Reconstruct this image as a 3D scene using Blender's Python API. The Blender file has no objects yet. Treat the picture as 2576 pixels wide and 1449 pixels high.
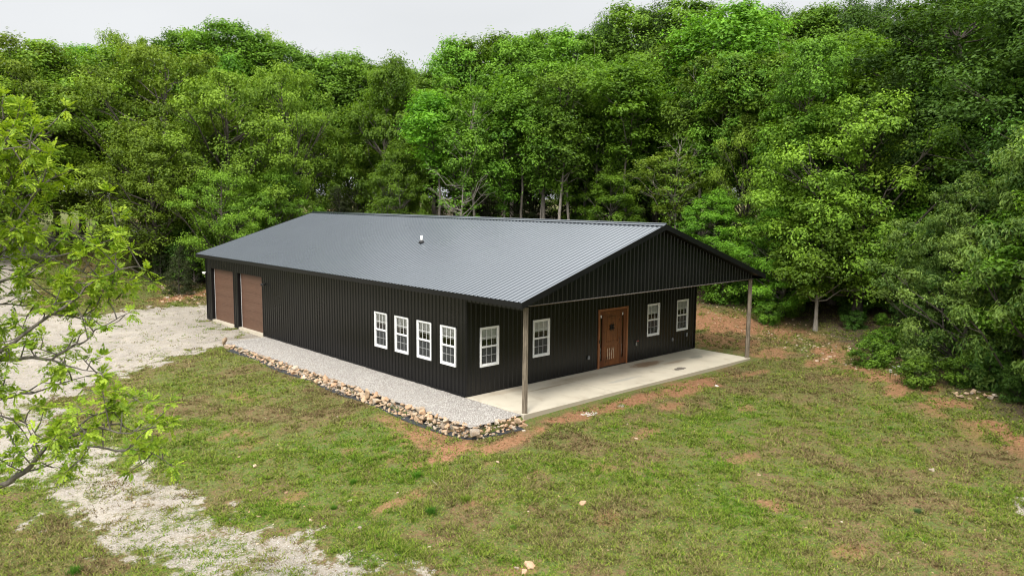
import bpy, math, random
import numpy as np
from mathutils import Matrix, Vector

# ------------------------------------------------------------------ camera
CAM = (-17.349, -21.266, 7.159)
YAW, PITCH, ROLL, FPX = 0.7436, 0.1145, 0.0075, 1939.46     # FPX for a 2576 px wide picture
scene = bpy.context.scene
_F = np.array([math.sin(YAW)*math.cos(PITCH), math.cos(YAW)*math.cos(PITCH), -math.sin(PITCH)])
_R = np.array([math.cos(YAW), -math.sin(YAW), 0.0]); _U = np.cross(_R, _F)
_R2 = math.cos(ROLL)*_R + math.sin(ROLL)*_U
_U2 = -math.sin(ROLL)*_R + math.cos(ROLL)*_U
cd = bpy.data.cameras.new("camera"); cd.sensor_width = 36; cd.lens = 36*FPX/2576
cd.clip_start = 0.1; cd.clip_end = 3000
cam = bpy.data.objects.new("camera", cd); scene.collection.objects.link(cam)
M = Matrix.Identity(4)
for i in range(3):
    M[i][0] = _R2[i]; M[i][1] = _U2[i]; M[i][2] = -_F[i]; M[i][3] = CAM[i]
cam.matrix_world = M
scene.camera = cam

# ------------------------------------------------------------------ overcast daylight
SUN_EL, SUN_AZ = math.radians(52), math.radians(238)    # azimuth clockwise from +y
world = bpy.data.worlds.new("World"); scene.world = world; world.use_nodes = True
wt = world.node_tree; wt.nodes.clear()
def wn(t, **k):
    n = wt.nodes.new(t)
    for a, b in k.items(): setattr(n, a, b)
    return n
sky = wn('ShaderNodeTexSky', sky_type='NISHITA', sun_disc=False)
sky.sun_elevation = SUN_EL; sky.sun_rotation = SUN_AZ
sky.air_density = 1.0; sky.dust_density = 3.0; sky.ozone_density = 1.0
tc = wn('ShaderNodeTexCoord'); sep = wn('ShaderNodeSeparateXYZ')
wt.links.new(tc.outputs['Generated'], sep.inputs[0])
zp = wn('ShaderNodeMapRange', interpolation_type='SMOOTHSTEP'); wt.links.new(sep.outputs['Z'], zp.inputs['Value']); zp.inputs['From Min'].default_value = .21; zp.inputs['From Max'].default_value = .62
ramp = wn('ShaderNodeMapRange'); ramp.inputs['From Min'].default_value = 0.0; ramp.inputs['From Max'].default_value = 1.0
ramp.inputs['To Min'].default_value = 6.0; ramp.inputs['To Max'].default_value = 17.5
wt.links.new(zp.outputs[0], ramp.inputs['Value'])
nz = wn('ShaderNodeTexNoise'); nz.inputs['Scale'].default_value = 2.2; nz.inputs['Detail'].default_value = 5; nz.inputs['Roughness'].default_value = .45
mp = wn('ShaderNodeMapping'); mp.inputs['Scale'].default_value = (1, 1, 3.0)
wt.links.new(tc.outputs['Generated'], mp.inputs[0]); wt.links.new(mp.outputs[0], nz.inputs['Vector'])
nr = wn('ShaderNodeMapRange'); nr.inputs['From Min'].default_value = .3; nr.inputs['From Max'].default_value = .7
nr.inputs['To Min'].default_value = .94; nr.inputs['To Max'].default_value = 1.06
wt.links.new(nz.outputs['Fac'], nr.inputs['Value'])
mul = wn('ShaderNodeMath', operation='MULTIPLY'); wt.links.new(ramp.outputs[0], mul.inputs[0]); wt.links.new(nr.outputs[0], mul.inputs[1])
cl = wn('ShaderNodeVectorMath', operation='SCALE'); cl.inputs[0].default_value = (0.985, 1.0, 1.01)
wt.links.new(mul.outputs[0], cl.inputs['Scale'])
mix = wn('ShaderNodeMix', data_type='RGBA'); mix.inputs['Factor'].default_value = 0.93
wt.links.new(sky.outputs[0], mix.inputs['A']); wt.links.new(cl.outputs[0], mix.inputs['B'])
bg = wn('ShaderNodeBackground'); bg.inputs['Strength'].default_value = 0.105
wt.links.new(mix.outputs['Result'], bg.inputs['Color'])
wo = wn('ShaderNodeOutputWorld'); wt.links.new(bg.outputs[0], wo.inputs['Surface'])

sd = bpy.data.lights.new("sun", 'SUN'); sd.energy = 2.4; sd.angle = math.radians(14); sd.color = (1.0, 0.965, 0.91)
sun = bpy.data.objects.new("sun", sd); scene.collection.objects.link(sun)
sdir = Vector((math.sin(SUN_AZ)*math.cos(SUN_EL), math.cos(SUN_AZ)*math.cos(SUN_EL), math.sin(SUN_EL)))
sun.rotation_euler = sdir.to_track_quat('Z', 'Y').to_euler(); sun.location = (0, 0, 60)

vs = scene.view_settings
vs.view_transform = 'Standard'; vs.look = 'None'; vs.exposure = 0.5; vs.gamma = 1; vs.use_curve_mapping = False
scene.cycles.max_bounces = 8; scene.cycles.diffuse_bounces = 4; scene.cycles.transparent_max_bounces = 12
scene.cycles.use_denoising = True; scene.cycles.pixel_filter_type = 'BLACKMAN_HARRIS'; scene.cycles.filter_width = 1.15
# ------------------------------------------------------------------ terrain height and ground cover masks
CP = np.array([(0,0,-.05),(7,0,-.05),(14.3,0,-.05),(0,12,-.05),(14.3,12,-.05),(0,24.3,-.05),(7,24.3,-.03),(14.3,24.3,.05),
 (-2,15,-.12),(-1,20,-.07),(-3,26,.05),(-5,20,-.12),(-2.4,10,-.22),(-2.4,5,-.27),(-2.5,0,-.35),(-2.6,-3,-.44),(0,-3.8,-.3),
 (3.5,-3.6,-.2),(7,-3.5,-.15),(14.3,-3.5,-.1),(-8,10,-.5),(-8,0,-.95),(-12,14,-.5),(-8,-11,-1.1),(0,-17,-1.2),(-15,-4,-1.15),
 (5,-10,-.7),(12,-10,-.3),(17,-4,.1),(16.5,3,.15),(17,12,.15),(19.5,0,.75),(20.5,6,1.3),(26,8,2.2),(32,20,3),(10,-16,-.5),
 (16,-14,.35),(19,-8,.7),(28,-15,1.2),(0,29,.3),(3,31.5,.9),(-2,32,.55),(10,28,.35),(18,27,.8),(-8,32,.9),(0,39,2.1),
 (-10,45,2.5),(10,45,3),(3,55,3.9),(-20,50,2.6),(-20,20,-.1),(-30,0,-1),(-17,-10,-1.2),(-17,-21,-1.4),(20,50,3.8),
 (45,0,3),(0,90,5),(60,60,5.5),(-60,60,3),(-60,-60,-2),(60,-60,1),(0,-60,-2)], float)
def _tps(r2): return r2*np.log(r2+1e-9)
_n = len(CP)
_d2 = ((CP[:,None,:2]-CP[None,:,:2])**2).sum(-1)
_A = np.zeros((_n+3,_n+3)); _A[:_n,:_n] = _tps(_d2)+np.eye(_n)*6.0
_A[:_n,_n] = 1; _A[:_n,_n+1:] = CP[:,:2]; _A[_n:,:_n] = _A[:_n,_n:].T
_w = np.linalg.solve(_A, np.concatenate([CP[:,2],[0,0,0]]))
def hash2(ix, iy, seed):
    h = (ix.astype(np.int64)*374761393 + iy.astype(np.int64)*668265263 + seed*982451653) & 0xffffffff
    h = ((h ^ (h >> 13))*1274126177) & 0xffffffff
    return ((h ^ (h >> 16)) & 0xffffff)/16777215.0
def vnoise(x, y, s=1.0, seed=0):
    x = np.asarray(x, float)*s; y = np.asarray(y, float)*s
    ix = np.floor(x); iy = np.floor(y); fx = x-ix; fy = y-iy
    fx = fx*fx*(3-2*fx); fy = fy*fy*(3-2*fy)
    a = hash2(ix,iy,seed); b = hash2(ix+1,iy,seed); c = hash2(ix,iy+1,seed); d = hash2(ix+1,iy+1,seed)
    return (a*(1-fx)+b*fx)*(1-fy)+(c*(1-fx)+d*fx)*fy
def fbm(x, y, s, seed=0, o=4):
    t = 0; a = .5; n = 0
    for k in range(o):
        t = t+a*vnoise(x+17.3*k, y-9.1*k, s*2**k, seed+k); n += a; a *= .55
    return t/n
def sstep(a, b, v):
    t = np.clip((v-a)/(b-a), 0, 1); return t*t*(3-2*t)
def pdist(x, y, P):
    """signed distance to polygon, negative inside"""
    P = np.asarray(P, float); d = np.full(np.shape(x), 1e9); ins = np.zeros(np.shape(x), bool)
    for i in range(len(P)):
        ax, ay = P[i]; bx, by = P[(i+1) % len(P)]
        ex, ey = bx-ax, by-ay
        t = np.clip(((x-ax)*ex+(y-ay)*ey)/(ex*ex+ey*ey+1e-12), 0, 1)
        d = np.minimum(d, np.hypot(x-ax-t*ex, y-ay-t*ey))
        c = ((ay > y) != (by > y)); 
        with np.errstate(divide='ignore', invalid='ignore'):
            ins ^= c & (x < ex*(y-ay)/(by-ay if by != ay else 1e-12)+ax)
    return np.where(ins, -d, d)
# outline of the raised gravel strip + slab, held up by the stacked stones
PAD = [(-2.15,-2.75),(-2.15,3),(-2.1,9),(-2.15,15.4),(-2.3,17),(15,17),(15,-3.0),(0.0,-3.02),(-1.0,-2.95)]
def height(x, y, pad=True):
    x = np.atleast_1d(np.asarray(x, float)); y = np.atleast_1d(np.asarray(y, float))
    z = np.full(x.shape, _w[_n])+_w[_n+1]*x+_w[_n+2]*y
    for i in range(_n):
        z = z+_w[i]*_tps((x-CP[i,0])**2+(y-CP[i,1])**2)
    r = np.hypot(x-5, y-15); far = sstep(70, 160, r)
    z = z*(1-far)+far*(np.clip(.035*y+.02*x,-6,7))
    n = (fbm(x,y,.35,5,4)-.5)*.28+(fbm(x,y,2.2,9,3)-.5)*.07
    inb = pdist(x, y, PAD)
    n = n*sstep(0, 2.5, pdist(x,y,[(-3,-3.2),(-3,25),(15,25),(15,-3.2)]))+n*.2
    z = z+n
    if pad:
        k = sstep(0.10, -0.06, inb)
        z = z*(1-k)+(-.10)*k
        ib = pdist(x,y,[(0,0),(0,24.3),(14.3,24.3),(14.3,0)]); kb = sstep(.5,.0,ib)
        z = z*(1-kb)+np.minimum(z,-.06)*kb
    return z
def H1(x, y, pad=True): return float(height([x],[y],pad)[0])
def pixel_ray(u, v):
    d = _F+_R2*(u-1288)/FPX-_U2*(v-724.5)/FPX
    return d/np.hypot(d[0], d[1])
def at_dist(u, dist):
    """ground point in the direction of picture column u (2576 px wide) at a horizontal distance"""
    d = pixel_ray(u, 720); return CAM[0]+d[0]*dist, CAM[1]+d[1]*dist
# ------------------------------------------------------------------ helpers
rng = np.random.default_rng(7); random.seed(7)
COL = scene.collection
def tag(o, label=None, cat=None, group=None, kind=None):
    if label: o['label'] = label
    if cat: o['category'] = cat
    if group: o['group'] = group
    if kind: o['kind'] = kind
    return o
def link(o, parent=None):
    COL.objects.link(o)
    if parent is not None: o.parent = parent
    return o
def empty(name, loc=(0,0,0), rz=0):
    o = bpy.data.objects.new(name, None); o.location = loc; o.rotation_euler = (0,0,rz)
    o.empty_display_size = .3
    return link(o)
def np_mesh(name, V, F, mats, attrs=None, smooth=False, fmat=None):
    """V (n,3); F (m,k) one face size"""
    me = bpy.data.meshes.new(name); V = np.asarray(V, np.float32); F = np.asarray(F, np.int32)
    m, k = F.shape
    me.vertices.add(len(V)); me.vertices.foreach_set('co', V.ravel())
    me.loops.add(m*k); me.loops.foreach_set('vertex_index', F.ravel())
    me.polygons.add(m); me.polygons.foreach_set('loop_start', np.arange(0, m*k, k, dtype=np.int32))
    try: me.polygons.foreach_set('loop_total', np.full(m, k, np.int32))
    except Exception: pass
    me.polygons.foreach_set('use_smooth', np.full(m, smooth, bool))
    for mt in (mats if isinstance(mats, list) else [mats]): me.materials.append(mt)
    if fmat is not None: me.polygons.foreach_set('material_index', np.asarray(fmat, np.int32))
    for an, (dom, val) in (attrs or {}).items():
        val = np.asarray(val, np.float32)
        if val.ndim == 2:
            a = me.attributes.new(an, 'FLOAT_COLOR', dom); a.data.foreach_set('color', np.c_[val, np.ones(len(val))].astype(np.float32).ravel())
        else:
            a = me.attributes.new(an, 'FLOAT', dom); a.data.foreach_set('value', val)
    me.update(calc_edges=True)
    return me
class MB:
    def __init__(s): s.v = []; s.f = []; s.m = []
    def add(s, V, F, m=0):
        b = len(s.v); s.v += [tuple(map(float, p)) for p in V]; s.f += [tuple(b+i for i in f) for f in F]; s.m += [m]*len(F); return s
    def box(s, x0, x1, y0, y1, z0, z1, m=0):
        V = [(x,y,z) for z in (z0,z1) for y in (y0,y1) for x in (x0,x1)]
        return s.add(V, [(0,2,3,1),(4,5,7,6),(0,1,5,4),(2,6,7,3),(0,4,6,2),(1,3,7,5)], m)
    def obox(s, P0, A, B, C, m=0):
        P0, A, B, C = (np.array(q, float) for q in (P0, A, B, C))
        V = [P0+a*A+b*B+c*C for c in (0,1) for b in (0,1) for a in (0,1)]
        return s.add(V, [(0,2,3,1),(4,5,7,6),(0,1,5,4),(2,6,7,3),(0,4,6,2),(1,3,7,5)], m)
    def tube(s, P, R, n=8, m=0, cap=True):
        P = np.array(P, float); R = np.broadcast_to(np.array(R, float), (len(P),))
        T = np.gradient(P, axis=0); rings = []
        up = np.array([0.,0,1]) if abs(T[0][2]) < .9*np.linalg.norm(T[0]) else np.array([1.,0,0])
        for i in range(len(P)):
            t = T[i]/(np.linalg.norm(T[i])+1e-9); a = np.cross(t, up); a /= np.linalg.norm(a)+1e-9; b = np.cross(t, a); 
            ang = np.arange(n)*2*math.pi/n
            rings.append(P[i]+R[i]*(np.cos(ang)[:,None]*a+np.sin(ang)[:,None]*b))
        V = np.concatenate(rings); F = []
        for i in range(len(P)-1):
            for k in range(n): F.append((i*n+k, i*n+(k+1)%n, (i+1)*n+(k+1)%n, (i+1)*n+k))
        if cap: F += [tuple(range(n))[::-1], tuple((len(P)-1)*n+k for k in range(n))]
        return s.add(V, F, m)
    def mesh(s, name, mats, smooth=False):
        me = bpy.data.meshes.new(name); me.from_pydata(s.v, [], s.f)
        for mt in (mats if isinstance(mats, list) else [mats]): me.materials.append(mt)
        me.polygons.foreach_set('material_index', s.m)
        me.polygons.foreach_set('use_smooth', [smooth]*len(s.f)); me.update(); return me
    def build(s, name, mats, parent=None, smooth=False, bevel=0):
        o = bpy.data.objects.new(name, s.mesh(name, mats, smooth)); link(o, parent)
        if bevel:
            md = o.modifiers.new('bevel', 'BEVEL'); md.width = bevel; md.segments = 2; md.limit_method = 'ANGLE'
        return o

# ------------------------------------------------------------------ materials
def mat(name):
    m = bpy.data.materials.new(name); m.use_nodes = True; nt = m.node_tree
    return m, nt, nt.nodes['Principled BSDF']
def nd(nt, t, ins=None, **k):
    n = nt.nodes.new(t)
    for a, b in k.items(): setattr(n, a, b)
    for a, b in (ins or {}).items():
        if isinstance(b, bpy.types.NodeSocket): nt.links.new(b, n.inputs[a])
        else: n.inputs[a].default_value = b
    return n
def c4(c): return (c[0], c[1], c[2], 1)
def mixc(nt, f, a, b, bt='MIX'):
    n = nd(nt, 'ShaderNodeMix', data_type='RGBA', blend_type=bt)
    for k, v in (('Factor', f), ('A', a), ('B', b)):
        if isinstance(v, bpy.types.NodeSocket): nt.links.new(v, n.inputs[k])
        else: n.inputs[k].default_value = v if k == 'Factor' else c4(v)
    return n.outputs['Result']
def rng_(nt, v, a, b, c=0., d=1., smooth=True):
    n = nd(nt, 'ShaderNodeMapRange', {'Value': v, 'From Min': a, 'From Max': b, 'To Min': c, 'To Max': d})
    if smooth: n.interpolation_type = 'SMOOTHSTEP'
    return n.outputs[0]
def noise(nt, vec, s, det=4, rough=.55, dist=0.):
    n = nd(nt, 'ShaderNodeTexNoise', {'Scale': s, 'Detail': det, 'Roughness': rough, 'Distortion': dist})
    if vec is not None: nt.links.new(vec, n.inputs['Vector'])
    return n.outputs['Fac']
def math_(nt, op, a, b):
    n = nd(nt, 'ShaderNodeMath', operation=op)
    for i, v in enumerate((a, b)):
        if isinstance(v, bpy.types.NodeSocket): nt.links.new(v, n.inputs[i])
        else: n.inputs[i].default_value = v
    return n.outputs[0]
def bump(nt, h, strength, dist, bsdf):
    b = nd(nt, 'ShaderNodeBump', {'Strength': strength, 'Distance': dist, 'Height': h}); nt.links.new(b.outputs[0], bsdf.inputs['Normal'])
def obj_co(nt): return nd(nt, 'ShaderNodeTexCoord').outputs['Object']
def plain(name, col, rough=.5, var=.12, scale=6, metal=0., spec=.5, bmp=0, bs=40):
    m, nt, b = mat(name); co = obj_co(nt)
    n = noise(nt, co, scale, 5)
    r = mixc(nt, rng_(nt, n, .3, .7), tuple(c*(1-var) for c in col), tuple(min(1, c*(1+var)) for c in col))
    nt.links.new(r, b.inputs['Base Color']); b.inputs['Roughness'].default_value = rough
    b.inputs['Metallic'].default_value = metal; b.inputs['Specular IOR Level'].default_value = spec
    if bmp: bump(nt, noise(nt, co, bs, 4), bmp, .02, b)
    return m
MT = {}
def steel(name, col, rough, spec=.5, metal=0, dirt=(.05,.045,.04), dw=.25):
    m, nt, b = mat(name); co = obj_co(nt)
    n = noise(nt, co, .5, 2, .5)
    k = math_(nt, 'MULTIPLY', rng_(nt, n, .45, .75), dw)
    nt.links.new(mixc(nt, k, col, dirt), b.inputs['Base Color'])
    nt.links.new(rng_(nt, n, .3, .7, rough-.03, rough+.05), b.inputs['Roughness'])
    b.inputs['Specular IOR Level'].default_value = spec; b.inputs['Metallic'].default_value = metal
    bump(nt, noise(nt, co, 1.2, 1), .06, .010, b)
    return m
MT['wall'] = steel('black_siding', (.0036,.0036,.0040), .30, .42, dirt=(.008,.007,.006))
MT['trim'] = steel('black_trim', (.0055,.0055,.006), .40, .3, dirt=(.010,.010,.010))
MT['roof'] = steel('charcoal_roof', (.012,.015,.020), .30, .5, dirt=(.022,.025,.030), dw=.4)
_b = MT['roof'].node_tree.nodes['Principled BSDF']; _b.inputs['Coat Weight'].default_value = 1.0; _b.inputs['Coat Roughness'].default_value = .20; _b.inputs['Coat IOR'].default_value = 1.6; _b.inputs['Specular Tint'].default_value = (.82,.92,1,1); _b.inputs['Coat Tint'].default_value = (.9,.96,1,1)
MT['white'] = plain('white_vinyl', (.80,.80,.79), .35, .03)
MT['blind'] = plain('white_blind', (.72,.71,.68), .5, .04)
MT['grey'] = plain('grey_plastic', (.20,.205,.21), .5, .1)
MT['black'] = plain('black_iron', (.010,.010,.010), .4, .1)
MT['pvc'] = plain('pvc_pipe', (.78,.78,.76), .4, .04)
MT['rubber'] = plain('black_rubber', (.015,.015,.016), .6, .1)
MT['dark_in'] = plain('interior_wall', (.16,.16,.155), .8, .1)
MT['floor_in'] = plain('interior_floor', (.2,.18,.15), .6, .1)
MT['red'] = plain('red_plastic', (.35,.04,.03), .45, .1)
MT['steel'] = plain('bare_steel', (.45,.46,.47), .3, .1, metal=.8)
MT['sticker'] = plain('paper_sticker', (.82,.82,.80), .6, .03)
MT['fabric'] = plain('black_landscape_fabric', (.022,.024,.028), .85, .3, bmp=.5, bs=20)
MT['cream'] = plain('cream_wood_scar', (.62,.50,.36), .7, .15)
m, nt, b = mat('glass_pane'); nt.nodes.remove(b)
gl = nd(nt, 'ShaderNodeBsdfGlossy', {'Color': (1,1,1,1), 'Roughness': .02}); tr = nd(nt, 'ShaderNodeBsdfTransparent', {'Color': (.90,.92,.92,1)})
fr = nd(nt, 'ShaderNodeFresnel', {'IOR': 1.5}); ms = nd(nt, 'ShaderNodeMixShader')
fk = math_(nt, 'MULTIPLY', fr.outputs[0], 1.3)
nt.links.new(fk, ms.inputs[0]); nt.links.new(tr.outputs[0], ms.inputs[1]); nt.links.new(gl.outputs[0], ms.inputs[2])
nt.links.new(ms.outputs[0], nt.nodes['Material Output'].inputs['Surface']); MT['glass'] = m
m, nt, b = mat('insect_screen'); nt.nodes.remove(b)
df = nd(nt, 'ShaderNodeBsdfDiffuse', {'Color': (.12,.125,.13,1)}); tr = nd(nt, 'ShaderNodeBsdfTransparent'); ms = nd(nt, 'ShaderNodeMixShader', {0: .62})
nt.links.new(df.outputs[0], ms.inputs[1]); nt.links.new(tr.outputs[0], ms.inputs[2]); nt.links.new(ms.outputs[0], nt.nodes['Material Output'].inputs['Surface']); MT['screen'] = m
def wood(name, c1, c2, axis_scale, rough=.6, gs=3.0, bm=.3, knots=None):
    m, nt, b = mat(name); co = obj_co(nt)
    mp = nd(nt, 'ShaderNodeMapping', {'Vector': co, 'Scale': axis_scale})
    n = noise(nt, mp.outputs[0], gs, 6, .65, .4); n2 = noise(nt, co, 1.7, 3)
    col = mixc(nt, rng_(nt, n, .3, .7), c1, c2)
    col = mixc(nt, rng_(nt, n2, .45, .75, 0, .35), col, tuple(x*.45 for x in c1))
    if knots:
        vo = nd(nt, 'ShaderNodeTexVoronoi', {'Vector': co, 'Scale': knots}); col = mixc(nt, rng_(nt, vo.outputs['Distance'], .16, .05), col, tuple(x*.2 for x in c1))
    nt.links.new(col, b.inputs['Base Color']); b.inputs['Roughness'].default_value = rough
    bump(nt, n, bm, .01, b); return m
MT['post'] = wood('weathered_post', (.095,.074,.050), (.25,.205,.15), (14,14,1), .85, 2.2, .8)
MT['beam'] = wood('raw_beam', (.24,.14,.07), (.38,.25,.14), (1,14,14), .8)
MT['door'] = wood('stained_door', (.100,.033,.009), (.225,.078,.021), (16,16,1), .42, 2.0, .3, 3.2)
MT['door2'] = wood('stained_door_stile', (.085,.024,.007), (.16,.05,.014), (16,16,1), .4, 2.0)
MT['casing'] = wood('door_casing', (.23,.085,.032), (.33,.135,.055), (16,16,1), .5, 2.0)
# brown wood-grain garage door
m, nt, b = mat('brown_garage_door'); co = obj_co(nt)
mp = nd(nt, 'ShaderNodeMapping', {'Vector': co, 'Scale': (1, .9, 16)})
n = noise(nt, mp.outputs[0], 3.0, 6, .7, .3); n2 = noise(nt, co, 1.1, 3)
col = mixc(nt, rng_(nt, n, .35, .65), (.090,.045,.026), (.135,.070,.043)); col = mixc(nt, rng_(nt, n2, .4, .7, 0, .3), col, (.12,.055,.033))
nt.links.new(col, b.inputs['Base Color']); b.inputs['Roughness'].default_value = .55; bump(nt, n, .4, .006, b); MT['garage'] = m
# concrete
def concrete(name, base, stains=True):
    m, nt, b = mat(name); co = obj_co(nt)
    n = noise(nt, co, .5, 6, .6, .3); n2 = noise(nt, co, 60, 3); n3 = noise(nt, co, 1.3, 5, .6, .6)
    col = mixc(nt, rng_(nt, n, .3, .7), tuple(c*.92 for c in base), tuple(c*1.04 for c in base))
    if stains:
        col = mixc(nt, rng_(nt, n3, .5, .75, 0, .55), col, (.33,.27,.19))
        sp = nd(nt, 'ShaderNodeSeparateXYZ', {0: co})
        # tea-coloured patch in front of the door, damp spot near the outer edge
        def spot(cx, cy, rx, ry, c, amt, col, e0=1.15, e1=.55):
            dx = math_(nt, 'DIVIDE', math_(nt, 'SUBTRACT', sp.outputs[0], cx), rx); dy = math_(nt, 'DIVIDE', math_(nt, 'SUBTRACT', sp.outputs[1], cy), ry)
            r = math_(nt, 'SQRT', math_(nt, 'ADD', math_(nt, 'MULTIPLY', dx, dx), math_(nt, 'MULTIPLY', dy, dy)), 0)
            r = math_(nt, 'ADD', r, math_(nt, 'MULTIPLY', math_(nt, 'SUBTRACT', noise(nt, co, 3.5, 5, .7), .5), 1.5))
            return mixc(nt, rng_(nt, r, e0, e1, 0, amt), col, c)
        col = spot(9.6, -.75, 1.1, .42, (.24,.13,.055), .75, col); col = spot(10.9,-1.3,.9,.18,(.25,.15,.08),.5,col); col = spot(9.95, -2.25, .42, .20, (.12,.10,.08), .95, col, .9, .8)
        col = spot(3.4,-.9,1.3,.1,(.27,.2,.12),.6,col); col = spot(12.6,-1.3,.5,.25,(.26,.25,.2),.7,col); col = spot(1.6,-.35,1.2,.2,(.38,.30,.2),.4,col)
        col = spot(6.5,-2.0,1.2,.15,(.3,.29,.26),.5,col); col = spot(5.2,-.6,1.8,.35,(.36,.29,.19),.5,col)
    col = mixc(nt, rng_(nt, n2, .55, .75, 0, .25), col, tuple(c*.75 for c in base))
    nt.links.new(col, b.inputs['Base Color']); b.inputs['Roughness'].default_value = .8; bump(nt, n2, .25, .004, b); return m
MT['conc'] = concrete('porch_concrete', (.53,.475,.37)); MT['conc2'] = concrete('edge_concrete', (.36,.31,.23), False)
# bark
def bark(name, a, c):
    m, nt, b = mat(name); co = obj_co(nt)
    mp = nd(nt, 'ShaderNodeMapping', {'Vector': co, 'Scale': (5,5,1.2)}); n = noise(nt, mp.outputs[0], 2.5, 6, .7)
    nt.links.new(mixc(nt, rng_(nt, n, .3, .7), a, c), b.inputs['Base Color']); b.inputs['Roughness'].default_value = .9; bump(nt, n, .8, .05, b); return m
MT['bark'] = bark('dark_bark', (.045,.038,.030), (.12,.10,.08)); MT['bark_pale'] = bark('pale_bark', (.16,.14,.115), (.34,.30,.25)); MT['bark_mid'] = bark('grey_bark', (.08,.07,.058), (.19,.165,.135))
# leaves: tone per leaf (attribute v: random, plus painted top light on crown clumps) and per tree (object random)
def leafmat(name, lo, hi, tl=.27, tvar=.3):
    m, nt, b = mat(name); nt.nodes.remove(b)
    at = nd(nt, 'ShaderNodeAttribute', attribute_name='v'); oi = nd(nt, 'ShaderNodeObjectInfo')
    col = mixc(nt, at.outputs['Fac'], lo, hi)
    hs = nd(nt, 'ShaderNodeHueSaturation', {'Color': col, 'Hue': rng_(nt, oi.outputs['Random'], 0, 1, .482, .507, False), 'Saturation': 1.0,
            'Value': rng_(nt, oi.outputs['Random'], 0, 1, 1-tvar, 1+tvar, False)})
    d = nd(nt, 'ShaderNodeBsdfDiffuse', {'Color': hs.outputs[0]})
    tcol = mixc(nt, 1.0, hs.outputs[0], (1.25,1.25,.55), 'MULTIPLY')
    t = nd(nt, 'ShaderNodeBsdfTranslucent', {'Color': tcol}); g = nd(nt, 'ShaderNodeBsdfGlossy', {'Color': (1,1,1,1), 'Roughness': .45})
    m1 = nd(nt, 'ShaderNodeMixShader', {0: tl, 1: d.outputs[0], 2: t.outputs[0]}); m2 = nd(nt, 'ShaderNodeMixShader', {0: .012, 1: m1.outputs[0], 2: g.outputs[0]})
    nt.links.new(m2.outputs[0], nt.nodes['Material Output'].inputs['Surface']); return m
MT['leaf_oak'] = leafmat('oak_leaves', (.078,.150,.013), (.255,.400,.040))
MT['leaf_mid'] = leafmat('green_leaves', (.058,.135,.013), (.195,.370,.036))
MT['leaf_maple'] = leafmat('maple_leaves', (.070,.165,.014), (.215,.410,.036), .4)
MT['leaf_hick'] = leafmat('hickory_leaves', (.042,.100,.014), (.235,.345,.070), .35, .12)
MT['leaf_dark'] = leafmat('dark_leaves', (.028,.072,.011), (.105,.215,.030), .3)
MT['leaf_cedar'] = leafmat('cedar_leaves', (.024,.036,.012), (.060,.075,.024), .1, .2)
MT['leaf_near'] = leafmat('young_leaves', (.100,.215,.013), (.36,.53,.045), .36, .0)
MT['grass'] = None
m, nt, b = mat('grass_blades'); nt.nodes.remove(b)
at = nd(nt, 'ShaderNodeAttribute', attribute_name='col')
d = nd(nt, 'ShaderNodeBsdfDiffuse', {'Color': at.outputs['Color']}); t = nd(nt, 'ShaderNodeBsdfTranslucent', {'Color': at.outputs['Color']})
m1 = nd(nt, 'ShaderNodeMixShader', {0: .3, 1: d.outputs[0], 2: t.outputs[0]}); nt.links.new(m1.outputs[0], nt.nodes['Material Output'].inputs['Surface']); MT['grass'] = m
# rock: tan / orange sandstone with pale and grey faces
m, nt, b = mat('field_stone'); co = obj_co(nt); oi = nd(nt, 'ShaderNodeObjectInfo')
n = noise(nt, co, 5, 5, .6, .4); n2 = noise(nt, co, 1.2, 2)
gi = nd(nt, 'ShaderNodeNewGeometry'); cr = nd(nt, 'ShaderNodeValToRGB', {0: math_(nt, 'FRACT', math_(nt, 'ADD', oi.outputs['Random'], gi.outputs['Random Per Island']), 0)}); e = cr.color_ramp.elements
e[0].position = 0; e[0].color = (.42,.23,.12,1); e[1].position = 1; e[1].color = (.40,.35,.28,1)
for p_, c_ in ((.25,(.50,.31,.17,1)),(.45,(.36,.26,.17,1)),(.62,(.55,.37,.22,1)),(.75,(.24,.20,.16,1)),(.88,(.46,.38,.28,1))):
    q = e.new(p_); q.color = c_
col = mixc(nt, rng_(nt, n, .35, .7, 0, .65), cr.outputs[0], (.50,.40,.29)); col = mixc(nt, rng_(nt, n2, .5, .7, 0, .5), col, (.20,.12,.07))
nt.links.new(col, b.inputs['Base Color']); b.inputs['Roughness'].default_value = .9; bump(nt, n, .7, .03, b); MT['stone'] = m
# ------------------------------------------------------------------ ground cover masks
DRIVE = [(0.3,15.6),(-1.9,15.5),(-3.4,15.6),(-5.6,14.6),(-7.4,14.2),(-8.8,13.2),(-10.6,11.4),(-11.7,9.4),(-11.9,7.4),(-10.8,5.9),(-10.6,4),(-10.2,1.5),
 (-9.6,-1.5),(-9.2,-3.5),(-8.9,-5.3),(-8.3,-8.1),(-8,-11),(-11.4,-10),(-12,-4.4),(-12.1,-2.9),(-12.4,-.75),(-12.8,1),(-13.2,4),(-13.6,5.2),
 (-15,8),(-18,14),(-16,22),(-11.5,30),(-10,35),(-9,39),(-7.5,45),(-5,52),(2,54),(8,57),(8,54),(2,50.5),(-2.9,50),(-5.2,44),(-6.5,38),(-7.3,34),
 (-7.8,29),(-4.7,28.5),(-1.2,29.0),(1.4,28.2),(4,27),(4,25),(0.3,25)]
FOREST = [(11.5,-16.5),(14.8,-11.5),(16.2,-8.5),(18.4,-6),(20.3,-3.2),(20.8,0),(20.6,6),(20,15),(19,26),(12,31.5),(6,32.5),(2.2,32.3),(1,36),(2.5,43),(6,50),(12,70),(60,75),(80,20),(70,-40),(20,-40)]
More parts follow.
